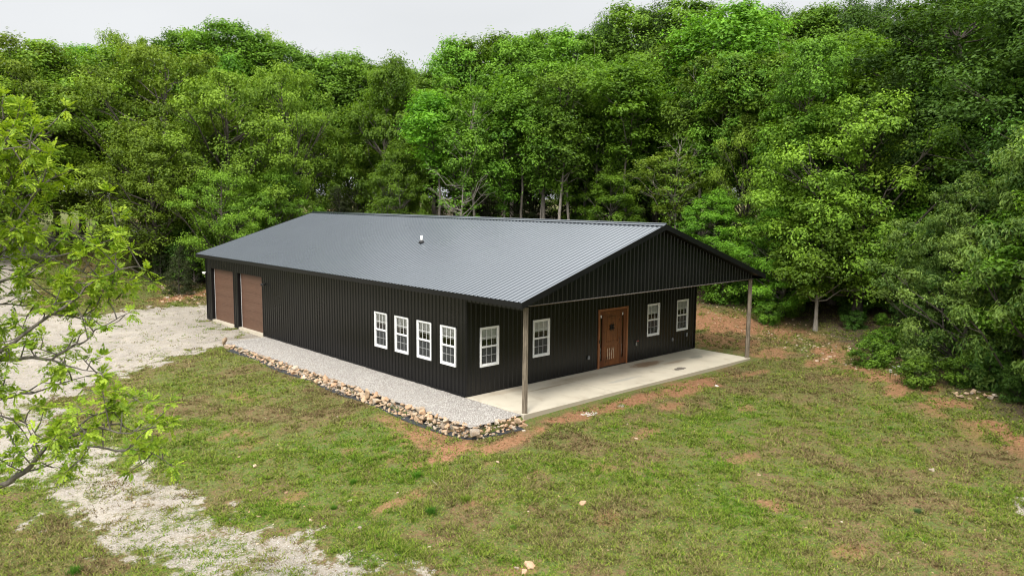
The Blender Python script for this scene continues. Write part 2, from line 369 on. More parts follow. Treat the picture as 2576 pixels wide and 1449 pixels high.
SPOTS = [(1.5,-3.75,1.8,.45,1),(4.5,-3.9,2.4,.55,1),(7.5,-4.0,1.8,.7,1),(9.5,-3.9,2.0,.7,1),(12,-4.4,1.6,.4,.8),(-3.1,-1.6,.75,1.1,1),(-3.3,-3.2,1.1,.55,1),(-1.8,-4.0,1.4,.35,.9),
 (-2.9,-.3,.4,1.5,.8),(5.5,-5.0,1.0,.3,.8),(2.5,-6.3,.7,.25,.7),(15.8,-3.2,1.2,.8,.8),(16.2,0,1.1,2.5,.8),(18.5,1.5,1.4,3.5,1),(18.8,6,1.3,4,.9),(16.3,-5.6,1.3,.5,.9),(13.6,-9.9,1.0,.5,.9),
 (14.4,-7.6,.8,.5,.7),(0.8,30.8,2.8,.7,1),(3.2,31,2.0,1.0,1),(-6.5,-9.5,.8,.25,.7),(-6.0,-4.8,1.2,.3,.7),(-8.1,-2.3,.5,.3,.7),(1.2,-11.5,.6,.4,.9),(0.3,-14,.5,.4,.8),(-2.8,-9.2,.5,.4,.8),
 (-7,2.5,.6,.4,.6),(7.6,-6.8,.5,.25,.7),(-4.6,-6.4,.7,.35,.7),(3.2,-9.3,.7,.3,.6),(-.7,-7.1,.5,.3,.6),(9.5,-8.1,.6,.25,.6),(-5.2,6.5,.5,.3,.5)]
def cover(x, y, h=True):
    x = np.asarray(x, float); y = np.asarray(y, float)
    n1 = fbm(x,y,1.3,31,4); n2 = fbm(x,y,.55,37,4); n3 = fbm(x,y,4.0,41,3)
    dd = pdist(x,y,DRIVE)
    path = sstep(9.5, 6.0, y)*sstep(-30,-14,y)
    k = -dd/.9 + (n1-.5)*3.2 + (n3-.5)*1.6
    g = sstep(-.6, .6, k)
    # the foreground path has gone patchy: weeds through the stones and a green crown in the middle
    mid = -10.9+.11*(y-0)*-1
    crown = np.exp(-((x-(mid))/.55)**2)
    pat = .50+.30*sstep(.36,.60, n1*.5+n3*.5 - .12*crown*sstep(5,1,y) + .01)
    g = g*(1-path*(1-pat))
    m2 = sstep(.62,.75,fbm(x*1.0,y*1.0,.9,77,3))*(1-path)*.8
    g = g*(1-m2*sstep(-2.5,-.4,dd))
    # old gravel showing through the lawn far right
    for cx,cy,rx,ry in ((6.2,-16.4,1.6,.8),(4.4,-17.8,1.2,.5),(4.0,-3.95,.22,.16)):
        q = ((x-cx)/rx)**2+((y-cy)/ry)**2
        g = np.maximum(g, .75*sstep(1.4,.3,q+(n1-.5)*2.0)*(sstep(.38,.6,n3) if rx > .3 else 1))
    g = np.maximum(g, sstep(.3,-.1,pdist(x,y,[(-2.1,-2.7),(-2.1,15.6),(-2.4,17),(0.2,17),(.2,-2.7)])))
    dirt = np.zeros(x.shape)
    for cx,cy,rx,ry,a in SPOTS:
        q = np.sqrt(((x-cx)/rx)**2+((y-cy)/ry)**2)
        dirt = np.maximum(dirt, a*(.85 if rx < 1.0 else 1.0)*sstep(1.25,.55,q+(n1-.5)*1.5+(n3-.5)*.5))
    dirt = np.maximum(dirt, sstep(.66,.76,n1*.6+n2*.4)*.5)
    fd = pdist(x,y,FOREST); fo = sstep(.9,-.9,fd+(n1-.5)*3)
    edge = np.exp(-((fd-1.4)/1.3)**2)*sstep(8,10,x); dirt = np.maximum(dirt, edge*sstep(.34,.56,n1)*.95)
    lush = fbm(x,y,.28,53,3)*.6+n2*.4
    dry = sstep(.48,.66, fbm(x,y,.75,61,4))
    return dict(grav=g, dirt=dirt*(1-g), forest=fo, lush=lush, dry=dry, dd=dd)
# ground material
def ground_material():
    m, nt, b = mat('lawn_soil_gravel'); g = nd(nt, 'ShaderNodeNewGeometry'); co = g.outputs['Position']
    A = lambda n_: nd(nt, 'ShaderNodeAttribute', attribute_name=n_).outputs['Fac']
    n_f = noise(nt, co, 9, 6, .7); n_m = noise(nt, co, 2.4, 5, .65); n_x = noise(nt, co, 34, 4, .7); n_l = noise(nt, co, .5, 4)
    gr = mixc(nt, rng_(nt, n_f, .32, .68), (.062,.095,.013), (.155,.195,.030))
    gr = mixc(nt, rng_(nt, n_m, .35, .7), gr, (.115,.125,.040))
    gr = mixc(nt, math_(nt,'MULTIPLY',A('lush'),rng_(nt,n_m,.3,.6)), gr, (.075,.150,.022))
    soil = mixc(nt, rng_(nt, n_x, .3, .7), (.092,.052,.027), (.245,.148,.080))
    # bare spots between the weeds
    k = math_(nt, 'ADD', rng_(nt, n_f, .42, .60, 0, .60), math_(nt, 'MULTIPLY', A('dry'), .42)); k = math_(nt, 'MINIMUM', k, 1.0)
    col = mixc(nt, k, gr, soil)
    col = mixc(nt, rng_(nt, noise(nt, co, 17, 3, .6), .52, .66, 0, .55), col, (.045,.042,.018))
    red = mixc(nt, rng_(nt, n_f, .3, .7), (.150,.062,.026), (.330,.170,.088)); red = mixc(nt, rng_(nt, n_x, .52, .7, 0, .6), red, (.42,.31,.21))
    col = mixc(nt, A('dirt'), col, red)
    lit = mixc(nt, rng_(nt, n_x, .3, .7), (.050,.036,.022), (.135,.098,.062)); lit = mixc(nt, rng_(nt, n_m, .5, .68, 0, .7), lit, (.045,.075,.018))
    col = mixc(nt, A('forest'), col, lit)
    vo = nd(nt, 'ShaderNodeTexVoronoi', {'Vector': co, 'Scale': 22}); vc = nd(nt, 'ShaderNodeSeparateColor', {0: vo.outputs['Color']})
    st = mixc(nt, vc.outputs[0], (.28,.25,.21), (.43,.40,.355)); st = mixc(nt, rng_(nt, vo.outputs['Distance'], .25, .55, 0, .6), st, (.20,.165,.125))
    st = mixc(nt, rng_(nt, n_m, .4, .7, 0, .45), st, (.41,.355,.275)); st = mixc(nt, rng_(nt, n_l, .45, .65, 0, .35), st, (.46,.41,.34))
    gm = rng_(nt, math_(nt, 'ADD', A('grav'), math_(nt, 'MULTIPLY', math_(nt, 'SUBTRACT', noise(nt, co, 8, 8, .85), .5), 2.6)), .36, .64)
    col = mixc(nt, gm, col, st)
    nt.links.new(col, b.inputs['Base Color']); b.inputs['Roughness'].default_value = .95; b.inputs['Specular IOR Level'].default_value = .2
    h = math_(nt, 'ADD', n_f, math_(nt, 'MULTIPLY', vo.outputs['Distance'], -.5)); bump(nt, h, .8, .05, b)
    return m
MT['ground'] = ground_material()
def axis(a, b, step, ext):
    core = np.arange(a, b+1e-6, step); out = [b]; s = step
    while out[-1] < ext: s *= 1.18; out.append(out[-1]+s)
    neg = [a]; s = step
    while neg[-1] > -ext: s *= 1.18; neg.append(neg[-1]-s)
    return np.concatenate([neg[:0:-1], core, out[1:]])
gx = axis(-19, 24, .14, 900); gy = axis(-21, 34, .14, 900)
X, Y = np.meshgrid(gx, gy); X = X.ravel(); Y = Y.ravel()
Z = height(X, Y); CV = cover(X, Y)
nx, ny = len(gx), len(gy)
I = (np.arange(ny-1)[:,None]*nx+np.arange(nx-1)[None,:]).ravel()
F = np.stack([I, I+1, I+nx+1, I+nx], 1)
fcx = X[F].mean(1); fcy = Y[F].mean(1)
ATT = {k: ('POINT', CV[k]) for k in ('grav','dirt','forest','lush','dry')}
onpad = pdist(fcx, fcy, [(-2.05,-2.68),(-2.05,15.5),(0.05,15.5),(0.05,-2.68)]) < 0
og = bpy.data.objects.new('lawn', np_mesh('lawn', np.c_[X,Y,Z], F, MT['ground'], ATT, True)); link(og)
tag(og, kind='structure')
def sheet(name, sel, dz):
    fs = F[sel]; ids, inv = np.unique(fs, return_inverse=True)
    o = bpy.data.objects.new(name, np_mesh(name, np.c_[X[ids],Y[ids],Z[ids]+dz], inv.reshape(fs.shape), MT['ground'], {k: ('POINT', CV[k][ids]) for k in ('grav','dirt','forest','lush','dry')}, True)); link(o)
    return tag(o, kind='structure')
dm = (CV['grav'][F].mean(1) > .30) & (CV['dd'][F].mean(1) < .6) & ~onpad & (pdist(fcx,fcy,[(0,-3),(0,24.3),(14.3,24.3),(14.3,-3)]) > .02) & (pdist(fcx,fcy,PAD) > .3)
sheet('driveway', dm, .012)
# raised gravel strip beside the house: its own sheet of crushed stone
m, nt, b = mat('crushed_stone'); g = nd(nt, 'ShaderNodeNewGeometry'); co = g.outputs['Position']
vo = nd(nt, 'ShaderNodeTexVoronoi', {'Vector': co, 'Scale': 26}); vc = nd(nt, 'ShaderNodeSeparateColor', {0: vo.outputs['Color']})
st = mixc(nt, vc.outputs[0], (.29,.26,.235), (.58,.545,.50)); st = mixc(nt, rng_(nt, vo.outputs['Distance'], .25, .6, 0, .7), st, (.22,.19,.165))
st = mixc(nt, rng_(nt, noise(nt, co, 1.1, 4), .5, .7, 0, .35), st, (.38,.33,.26))
nt.links.new(st, b.inputs['Base Color']); b.inputs['Roughness'].default_value = .95; bump(nt, vo.outputs['Distance'], 1.0, -.03, b); MT['crushed'] = m
xs = np.linspace(-2.22, -.005, 42); ys = np.linspace(-2.92, 16.6, 360); GX, GY = np.meshgrid(xs, ys)
gz = -.035+(fbm(GX,GY,3,91,3)-.5)*.035; gz -= .10*sstep(15.2,16.6,GY)*0.4
GX2 = GX+np.where(GY > 14.5, (GY-14.5)*-.05*(GX/-2.2), 0)
I2 = (np.arange(359)[:,None]*42+np.arange(41)[None,:]).ravel()
o = bpy.data.objects.new('gravel_strip', np_mesh('gravel_strip', np.c_[GX2.ravel(),GY.ravel(),gz.ravel()], np.stack([I2,I2+1,I2+43,I2+42],1), MT['crushed'], None, True)); link(o); tag(o, kind='structure')
# loose crushed stones on strip and drive
def ico_bits(n, x, y, z, s, seed):
    r = np.random.default_rng(seed)
    base = np.array([(1,0,0),(-1,0,0),(0,1,0),(0,-1,0),(0,0,.7),(0,0,-.7)],float)
    tri = np.array([(0,2,4),(2,1,4),(1,3,4),(3,0,4),(2,0,5),(1,2,5),(3,1,5),(0,3,5)])
    a = r.uniform(0,6.28,n); sc = s[:,None]*r.uniform(.6,1.3,(n,3)); V = base[None]*sc[:,None,:]*r.uniform(.75,1.25,(n,6,1))
    c, s_ = np.cos(a)[:,None], np.sin(a)[:,None]
    V = np.stack([V[...,0]*c-V[...,1]*s_, V[...,0]*s_+V[...,1]*c, V[...,2]],-1)+np.stack([x,y,z],-1)[:,None,:]
    return V.reshape(-1,3), (tri[None]+np.arange(n)[:,None,None]*6).reshape(-1,3)
n = 26000; rx = rng.uniform(-2.15,0,n); ry = rng.uniform(-2.85,16.4,n)
V_, F_ = ico_bits(n, rx, ry, -.028+(fbm(rx,ry,3,91,3)-.5)*.035, rng.uniform(.010,.026,n), 3)
tone = np.repeat(rng.uniform(0,1,n), 8)
m, nt, b = mat('gravel_chips'); at = nd(nt, 'ShaderNodeAttribute', attribute_name='v')
nt.links.new(mixc(nt, at.outputs['Fac'], (.27,.25,.225), (.54,.51,.465)), b.inputs['Base Color']); b.inputs['Roughness'].default_value = .9; MT['chips'] = m
o = bpy.data.objects.new('gravel', np_mesh('gravel', V_, F_, MT['chips'], {'v': ('FACE', tone)})); link(o)
tag(o, 'loose crushed white stone lying along the side of the black building', 'gravel', kind='stuff')
n = 50000; q = rng.uniform(0,1,n); ry = -11+q**1.5*36; rx = rng.uniform(-16,0,n); c_ = cover(rx, ry)
ok = (c_['grav'] > rng.uniform(.3,1,n)) & (pdist(rx,ry,PAD) > .25); rx, ry = rx[ok], ry[ok]; n = len(rx)
V_, F_ = ico_bits(n, rx, ry, height(rx,ry)+.02, rng.uniform(.008,.020,n), 4)
o = bpy.data.objects.new('gravel', np_mesh('gravel', V_, F_, MT['chips'], {'v': ('FACE', np.repeat(rng.uniform(0,1,n),8))})); link(o)
tag(o, 'loose pale gravel scattered over the driveway and the weedy foreground track', 'gravel', kind='stuff')

# ------------------------------------------------------------------ grass and weeds: many tiny blades, one object
def grass():
    n = 620000
    az = YAW+rng.uniform(-.66,.66,n); d = 11+(rng.uniform(0,1,n)**1.25)*60
    x = CAM[0]+np.sin(az)*d; y = CAM[1]+np.cos(az)*d
    c = cover(x, y)
    clump = fbm(x,y,1.6,71,3)*.5+fbm(x,y,5.5,73,2)*.5
    p = (1-c['grav']*.93)*(1-c['dirt']*.85)*(1-c['forest']*.6)*(.45+.9*sstep(.38,.60,clump))*(1-.45*c['dry'])
    keep = (rng.uniform(0,1,n) < p) & (pdist(x,y,[(0,-3.1),(0,24.4),(14.4,24.4),(14.4,-3.1)]) > .05) & (pdist(x,y,PAD) > .33)
    x, y, d = x[keep], y[keep], d[keep]; c = {k: v[keep] for k, v in c.items()}; clump = clump[keep]; n = len(x)
    z = height(x, y); nb = 4
    X = np.repeat(x, nb); Y = np.repeat(y, nb); Z = np.repeat(z, nb); N = n*nb
    tall = np.repeat((.020+.040*sstep(.42,.68,clump)+.045*(rng.uniform(0,1,n) > .975)), nb)
    a = rng.uniform(0, 6.283, N); L = tall*rng.uniform(.6,1.5,N); lean = rng.uniform(.5,2.2,N); w = np.repeat(.005+d*.00040, nb)*rng.uniform(.8,1.6,N)
    ox = rng.normal(0,.05,N); oy = rng.normal(0,.05,N)
    bx, by = X+ox, Y+oy; dx, dy = np.cos(a), np.sin(a)
    P0 = np.stack([bx-dy*w, by+dx*w, Z-.005], 1); P1 = np.stack([bx+dy*w, by-dx*w, Z-.005], 1)
    P2 = np.stack([bx+dx*L*lean, by+dy*L*lean, Z+L], 1)
    V = np.stack([P0,P1,P2],1).reshape(-1,3); F = np.arange(N*3).reshape(-1,3)
    G = np.array([(.088,.190,.016),(.160,.250,.026),(.240,.300,.045),(.205,.215,.062),(.290,.240,.110),(.175,.120,.062)])
    lu = np.repeat(c['lush'], nb); dr = np.repeat(c['dry'], nb)
    t = rng.uniform(0,1,N)+np.repeat(rng.normal(0,.20,n), nb); t = np.clip(t*.62+ (.64-lu)*1.5 + dr*.22, 0, .999)
    # lighter, yellower at lower right and lower left
    idx = t*(len(G)-1); i0 = idx.astype(int); f = (idx-i0)[:,None]; col = G[i0]*(1-f)+G[np.minimum(i0+1,len(G)-1)]*f
    col = col*rng.uniform(.5,1.25,(N,1))
    o = bpy.data.objects.new('grass', np_mesh('grass', V, F, MT['grass'], {'col': ('FACE', col)})); link(o)
    tag(o, 'short patchy grass and low weeds covering the lawn around the building', 'grass', kind='stuff')
grass()
# ------------------------------------------------------------------ the building
W, L, P = 14.33, 24.26, 3.01
EX, EZ, RX, RZ = -.444, 3.846, W/2, 6.205          # eave edge, ridge
SL = (RZ-EZ)/(RX-EX); GY0, GY1 = -P-.354, L+.313
def roof_z(x): return RZ-abs(x-RX)*SL
HB = tag(empty('metal_building', (0,0,0)), 'long black ribbed metal building with a charcoal gable roof and a concrete front porch', 'building')
RIB = .2286
def rib_profile(s0, s1, h=.030, base=.080, top=.026, cuts=()):
    pts = []
    k = math.ceil((s0-base)/RIB)
    while k*RIB-base/2 < s1+1e-6:
        c = k*RIB
        pts += [(c-base/2,0),(c-top/2,h),(c+top/2,h),(c+base/2,0)]; k += 1
    ps = np.array(pts); S = sorted(set([s0,s1]+[p for p in ps[:,0] if s0 < p < s1]+[c for c in cuts if s0 < c < s1]))
    D = np.interp(S, ps[:,0], ps[:,1]); return S, D
def ribbed_wall(name, O, T, Nn, s0, s1, zb, zt, openings=(), matk='wall', parent=HB, h=.028):
    """O origin, T along, Nn outward; zb, zt functions of s"""
    O, T, Nn = (np.array(q, float) for q in (O,T,Nn)); mb = MB()
    S, D = rib_profile(s0, s1, h=h, cuts=[c for o in openings for c in o[:2]]+([(s0+s1)/2] if abs(zt(s0)+zt(s1)-2*zt((s0+s1)/2)) > .01 else []))
    for i in range(len(S)-1):
        a, c = S[i], S[i+1]; mid = (a+c)/2
        cuts = [(None,None)]
        iv = [[0,1]]; spans = []
        zlo = [zb(a), zb(c)]; ops = sorted([(o[2],o[3]) for o in openings if o[0]-1e-6 < mid < o[1]+1e-6])
        cur = zlo
        for z0, z1 in ops:
            spans.append((cur, [z0,z0])); cur = [z1,z1]
        spans.append((cur, [zt(a), zt(c)]))
        for lo, hi in spans:
            if hi[0]-lo[0] < 1e-4 and hi[1]-lo[1] < 1e-4: continue
            Pa, Pc = O+T*a+Nn*D[i], O+T*c+Nn*D[i+1]
            mb.add([Pa+[0,0,lo[0]], Pc+[0,0,lo[1]], Pc+[0,0,hi[1]], Pa+[0,0,hi[0]]], [(0,1,2,3)])
    return mb.build(name, MT[matk], parent)
SIDE_WIN = [(5.12,6.05),(3.61,4.55),(2.10,3.03),(.59,1.53)]
FRONT_WIN = [(.63,1.54),(3.33,4.25),(10.52,11.43),(12.78,13.69)]
WZ0, WZ1 = 1.01, 2.49
GAR = [(16.72,19.74),(20.36,23.41)]; GZ = 3.06
DOOR = (7.17, 9.12, 0.02, 2.55)
ribbed_wall('wall', (0,0,0),(0,1,0),(-1,0,0), 0,L, lambda s:.03, lambda s:3.80, [(a,b_,WZ0,WZ1) for a,b_ in SIDE_WIN]+[(a,b_,.03,GZ) for a,b_ in GAR])
ribbed_wall('wall', (0,0,0),(1,0,0),(0,-1,0), 0,W, lambda s:.025, lambda s:3.75, [(a,b_,WZ0,WZ1) for a,b_ in FRONT_WIN]+[(DOOR[0],DOOR[1],.025,DOOR[3])])
ribbed_wall('wall', (W,0,0),(0,1,0),(1,0,0), 0,L, lambda s:.03, lambda s:3.80)
ribbed_wall('wall', (0,L,0),(1,0,0),(0,1,0), 0,W, lambda s:.03, lambda s:roof_z(s)-.05)
gb = ribbed_wall('gable', (0,-P,0),(1,0,0),(0,-1,0), -.02,W+.02, lambda s:3.66, lambda s:roof_z(s)-.06)
sk = ribbed_wall('porch_skirt', (0,-P,0),(0,1,0),(-1,0,0), .05,P, lambda s:3.50, lambda s:3.78)
ribbed_wall('porch_skirt', (W,-P,0),(0,1,0),(1,0,0), .05,P, lambda s:3.50, lambda s:3.78)
mb = MB(); mb.box(.02,W-.02,-P+.02,-.02,3.70,3.72); mb.build('porch_ceiling', MT['trim'], HB)
def parts(name, m_, parent, boxes, **k):
    out = []
    for q in boxes: mb = MB(); mb.box(*q); out.append(mb.build(name, m_, parent, **k))
    return out
parts('corner_trim', MT['trim'], HB, [(-.028,.07,-.030,.06,.03,3.7),(W-.07,W+.028,-.030,.06,.03,3.7),(-.028,.06,L-.07,L+.028,.03,3.7)])
parts('base_trim', MT['trim'], HB, [(-.034,.0,.06,16.70,-.02,.05),(-.034,0,19.76,20.34,-.02,.05),(-.034,0,23.43,L,-.02,.05),(.07,7.1,-.030,0,.003,.04),(9.2,W-.07,-.030,0,.003,.04)])
mb = MB(); mb.box(.0,W,0.0,L,-.12,-.005); mb.build('foundation', MT['conc2'], HB)
mb = MB(); mb.box(.35,W-.1,.25,L-.1,0.0,.012); mb.build('interior_floor', MT['floor_in'], HB)
parts('interior_wall', MT['dark_in'], HB, [(4.5,4.6,.3,4.49,.013,3.6),(.35,W-.1,4.5,4.6,.013,3.6),(4.5,4.6,4.61,15,.013,3.6)])
# roof
RF = empty('roof', (0,0,0)); RF.parent = HB
def roof_side(sgn):
    mb = MB(); S, D = rib_profile(GY0, GY1, h=.025, base=.076, top=.022)
    nn = np.array([-SL*sgn, 0, 1.]); nn /= np.linalg.norm(nn)
    e = np.array([RX-sgn*(RX-EX), 0, EZ]); r = np.array([RX-sgn*.0, 0, RZ])
    for i in range(len(S)-1):
        a, c = S[i], S[i+1]
        A0, A1 = e+[0,a,0]+nn*D[i], e+[0,c,0]+nn*D[i+1]; B0, B1 = r+[0,a,0]+nn*D[i], r+[0,c,0]+nn*D[i+1]
        q = [A0,A1,B1,B0]; mb.add(q if sgn > 0 else q, [(0,3,2,1) if sgn > 0 else (0,1,2,3)])
    # underside deck
    a, c = GY0+.02, GY1-.02; t = nn*-.012
    mb.add([e+[0,a,0]+t, e+[0,c,0]+t, r+[0,c,0]+t, r+[0,a,0]+t], [(0,1,2,3)])
    return mb.build('roof_panel', MT['roof'], RF)
roof_side(1); roof_side(-1)
mb = MB(); wd = .16
for sg in (1,-1):
    nn = np.array([-SL*sg,0,1.]); nn /= np.linalg.norm(nn); u = np.array([-sg, 0, -SL]); u /= np.linalg.norm(u)
    mb.obox(np.array([RX,GY0-.01,RZ])+nn*.030, u*wd, (0,GY1-GY0+.02,0), nn*.012)
mb.build('ridge_cap', MT['roof'], RF)
mb = MB()
mb.tube([(RX-.07*0,GY0-.01,RZ+.045),(RX,GY1+.01,RZ+.045)], .035, 8); mb.build('ridge_roll', MT['roof'], RF)
for x0, x1 in ((EX-.002,EX+.02),(2*RX-EX-.02,2*RX-EX+.002)):
    mb = MB(); mb.box(x0,x1,GY0+.01,GY1-.01,EZ-.185,EZ-.012); fa = mb.build('eave_fascia', MT['trim'], RF)
parts('soffit', MT['trim'], RF, [(EX+.02,-.03,GY0+.02,GY1-.02,EZ-.18,EZ-.165),(W+.03,2*RX-EX-.02,GY0+.02,GY1-.02,EZ-.18,EZ-.165)])
for y0, y1 in ((GY0-.022,GY0),(GY1,GY1+.022)):
    for sg in (1,-1):
        e = np.array([RX-sg*(RX-EX+.004), y0, EZ+.012]); r = np.array([RX, y0, RZ+.040]); d = r-e
        mb = MB(); mb.obox(e-[0,0,.215], d, (0,y1-y0,0), (0,0,.215)); mb.build('rake_trim', MT['trim'], RF)
        yy = (y1+.002, -P-.03) if y0 < 0 else (L+.03, y0-.002)
        mb = MB(); mb.obox(e+[0,yy[0]-y0,-.21], d, (0,yy[1]-yy[0],0), (0,0,.012)); mb.build('rake_soffit', MT['trim'], RF)
mb = MB(); mb.box(-.02,W+.02,-P-.028,-P-.002,3.638,3.66); mb.build('bottom_trim', plain('galvanized_edge',(.16,.14,.13),.5), gb)
mb = MB(); mb.box(.14,W-.14,-P+.03,-P+.11,3.615,3.70); mb.build('porch_beam', MT['beam'], HB)
# slab
mb = MB(); mb.box(0.002,W+.02,-P-.02,-.002,-.30,0.0,0)
sl = mb.build('porch_slab', MT['conc'], HB, bevel=.012)
mb = MB(); mb.box(0.0,W+.024,-P-.026,-P-.0215,-.30,-.014); mb.build('slab_edge', MT['conc2'], sl)
parts('saw_joint', plain('joint_dirt',(.13,.11,.09),.9), sl, [(xx-.004,xx+.004,-P-.01,-.04,-.002,.0012) for xx in (4.7, 9.55)])
for px_, lean in ((.035,.02),(W-.20,.03)):
    mb = MB(); mb.tube([(px_+.075,-P+.10,-.0),(px_+.075+lean*.2,-P+.10,1.2),(px_+.075+lean,-P+.10,2.4),(px_+.075+lean,-P+.10,3.66)],[.085,.083,.083,.085],4)
    o = mb.build('porch_post', MT['post'], HB)
    mb = MB(); mb.box(px_+.10,px_+.155,-P-.0,-P+.055,.0,3.64); mb.build('post_board', MT['post'], o)
# plumbing vent
vp = nd
x0 = 4.0; 
def roof_hit(u, v):
    d = _F+_R2*(u-1288)/FPX-_U2*(v-724.5)/FPX; n = np.array([-SL,0,1.]); c = np.array([EX,0,EZ])
    t = ((c-np.array(CAM))@n)/(d@n); return np.array(CAM)+d*t
vx = roof_hit(1060.5, 611)
mb = MB(); mb.tube([vx+[0,0,-.02],vx+[0,0,.33]],.052,12); v_ = mb.build('vent_pipe', MT['pvc'], HB, True)
mb = MB(); mb.tube([vx+[0,0,-.02],vx+[0,0,.06],vx+[0,0,.12]],[.15,.12,.06],12); mb.build('rubber_boot', MT['rubber'], v_, True)
# windows
def window(O, T, Nn):
    """0.92 x 1.48 double-hung window, three by two grille in each sash; built at O (lower left), T along, Nn outward"""
    O, T, Nn = (np.array(q,float) for q in (O,T,Nn)); w, h = .92, 1.48; U_ = np.array([0,0,1.])
    def bx(mb, a0,a1,z0,z1,d0,d1): mb.obox(O+T*a0+U_*z0+Nn*d0, T*(a1-a0), U_*(z1-z0), Nn*(d1-d0))
    mb = MB(); f = .062
    bx(mb,0,f,0,h,-.05,.032); bx(mb,w-f,w,0,h,-.05,.032); bx(mb,f,w-f,0,f,-.05,.030); bx(mb,f,w-f,h-f,h,-.05,.030)
    fr = mb.build('window', MT['white'], HB)
    mb = MB(); mid = h*.5
    bx(mb,f,w-f,mid-.032,mid+.032,-.035,.020); bx(mb,f,f+.028,mid+.032,h-f,-.035,.010); bx(mb,w-f-.028,w-f,mid+.032,h-f,-.035,.010); bx(mb,f+.028,w-f-.028,h-f-.028,h-f,-.035,.010)
    bx(mb,f,f+.03,f,mid-.032,-.04,-.002); bx(mb,w-f-.03,w-f,f,mid-.032,-.04,-.002); bx(mb,f+.03,w-f-.03,f,f+.042,-.04,-.002)
    mb.build('sash', MT['white'], fr)
    mb = MB()
    a0, a1 = f+.028, w-f-.028
    for (z0,z1,dn) in ((mid+.032,h-f-.028,-.006),(f+.042,mid-.032,-.018)):
        for i in (1,2):
            a = a0+(a1-a0)*i/3; bx(mb,a-.009,a+.009,z0,z1,dn-.006,dn)
        zc = (z0+z1)/2
        for i in range(3): 
            s0_ = a0+(a1-a0)*i/3+(.009 if i else 0); s1_ = a0+(a1-a0)*(i+1)/3-(.009 if i < 2 else 0); bx(mb,s0_,s1_,zc-.009,zc+.009,dn-.006,dn)
    mb.build('grille', MT['white'], fr)
    mb = MB(); [mb.add([O+T*a0+U_*z0+Nn*dn, O+T*a1+U_*z0+Nn*dn, O+T*a1+U_*z1+Nn*dn, O+T*a0+U_*z1+Nn*dn], [(0,1,2,3)]) for z0,z1,dn in ((mid+.032,h-f-.028,-.024),(f+.042,mid-.032,-.030))]; mb.build('pane', MT['glass'], fr)
    mb = MB(); q0 = O+T*a0+U_*(f+.042)+Nn*-.010; mb.add([q0, q0+T*(a1-a0), q0+T*(a1-a0)+U_*(mid-.032-f-.042), q0+U_*(mid-.032-f-.042)],[(0,1,2,3)]); mb.build('insect_screen', MT['screen'], fr)
    mb = MB(); zb = h-f-.42
    for k in range(9):
        z = h-f-.03-k*.042; bx(mb,a0+.01,a1-.01,z-.036,z,-.055-.004*(k%2),-.045-.004*(k%2))
    bx(mb,a0+.01,a1-.01,zb+.0,zb+.03,-.065,-.040); mb.build('blind', MT['blind'], fr)
    mb = MB(); bx(mb,a1-.14,a1-.132,zb-.20,zb,-.045,-.038); mb.build('blind_cord', MT['blind'], fr)
    mb = MB(); bx(mb,-.045,w+.045,h+.002,h+.028,.001,.042); mb.build('head_trim', MT['trim'], fr)
for a, c in SIDE_WIN: window((0,c,WZ0),(0,-1,0),(-1,0,0))
for a, c in FRONT_WIN: window((0+a,0,WZ0),(1,0,0),(0,-1,0))
# garage doors
for a, c in GAR:
    mb = MB(); nsec = 6
    for k in range(nsec):
        z0, z1 = .06+k*(GZ-.06)/nsec, .06+(k+1)*(GZ-.06)/nsec-.008
        mb.box(.155,.20,a,c,z0,z1)
        for j in range(4):       # embossed panel outlines
            y0 = a+.12+j*(c-a-.12)/4; y1 = y0+(c-a-.12)/4-.12
            mb.box(.149,.155,y0,y1,z1-.10,z1-.085); mb.box(.149,.155,y0,y1,z0+.075,z0+.09)
    g_ = mb.build('garage_door', MT['garage'], HB)
    parts('weather_strip', MT['white'], g_, [(.148,.160,c-.035,c-.005,.06,GZ),(.148,.160,a+.005,a+.03,.06,GZ)])
    mb = MB(); mb.box(-.03,.20,c,c+.02,.03,GZ+.0); mb.box(-.03,.2,a-.02,a,.03,GZ); mb.box(-.03,.2,a-.02,c+.02,GZ,GZ+.02); mb.build('jamb', MT['trim'], g_)
    mb = MB(); mb.box(-.05,.30,a+.002,c-.002,-.11,.055); mb.build('threshold', MT['conc'], g_)
# front door with sidelights
D0, D1, DZ0, DZ1 = DOOR
mb = MB(); mb.box(D0,D0+.085,-.055,.06,.002,DZ1); mb.box(D1-.085,D1,-.055,.06,.002,DZ1); mb.box(D0+.085,D1-.085,-.053,.06,DZ1-.085,DZ1)
fd = mb.build('front_door', MT['casing'], HB)
mb = MB()   # mullions and sidelight rails
for x0,x1 in ((7.255,7.295),(7.435,7.57),(8.60,8.73),(8.845,9.035)): mb.box(x0,x1,-.03,.05,.03,DZ1-.085)
for x0,x1 in ((7.295,7.435),(8.73,8.845)): mb.box(x0,x1,-.022,.04,.03,.33); mb.box(x0,x1,-.022,.04,2.30,DZ1-.085)
mb.box(7.57,8.60,-.03,.05,2.42,DZ1-.085); mb.build('sidelight_frame', MT['door2'], fd)
for a_, c_ in ((7.295,7.435),(8.73,8.845)):
    mb = MB(); mb.add([(a_,.003,.33),(c_,.003,.33),(c_,.003,2.30),(a_,.003,2.30)],[(0,1,2,3)]); mb.build('sidelight_glass', MT['glass'], fd)
lf = MB(); lf.box(7.575,8.595,-.005,.04,.055,2.415); lf.box(7.575,7.70,-.022,-.005,.055,2.415); lf.box(8.47,8.595,-.022,-.005,.055,2.415)
lf.box(7.70,8.47,-.021,-.005,2.28,2.415); lf.box(7.70,8.47,-.021,-.005,.92,1.05); lf.box(7.70,8.47,-.021,-.005,.055,.26)
leaf_ = lf.build('door_leaf', MT['door'], fd)
pn = MB()
for k in range(5): pn.box(7.745+k*.137,7.745+k*.137+.131,-.017,-.005,1.09,2.24)
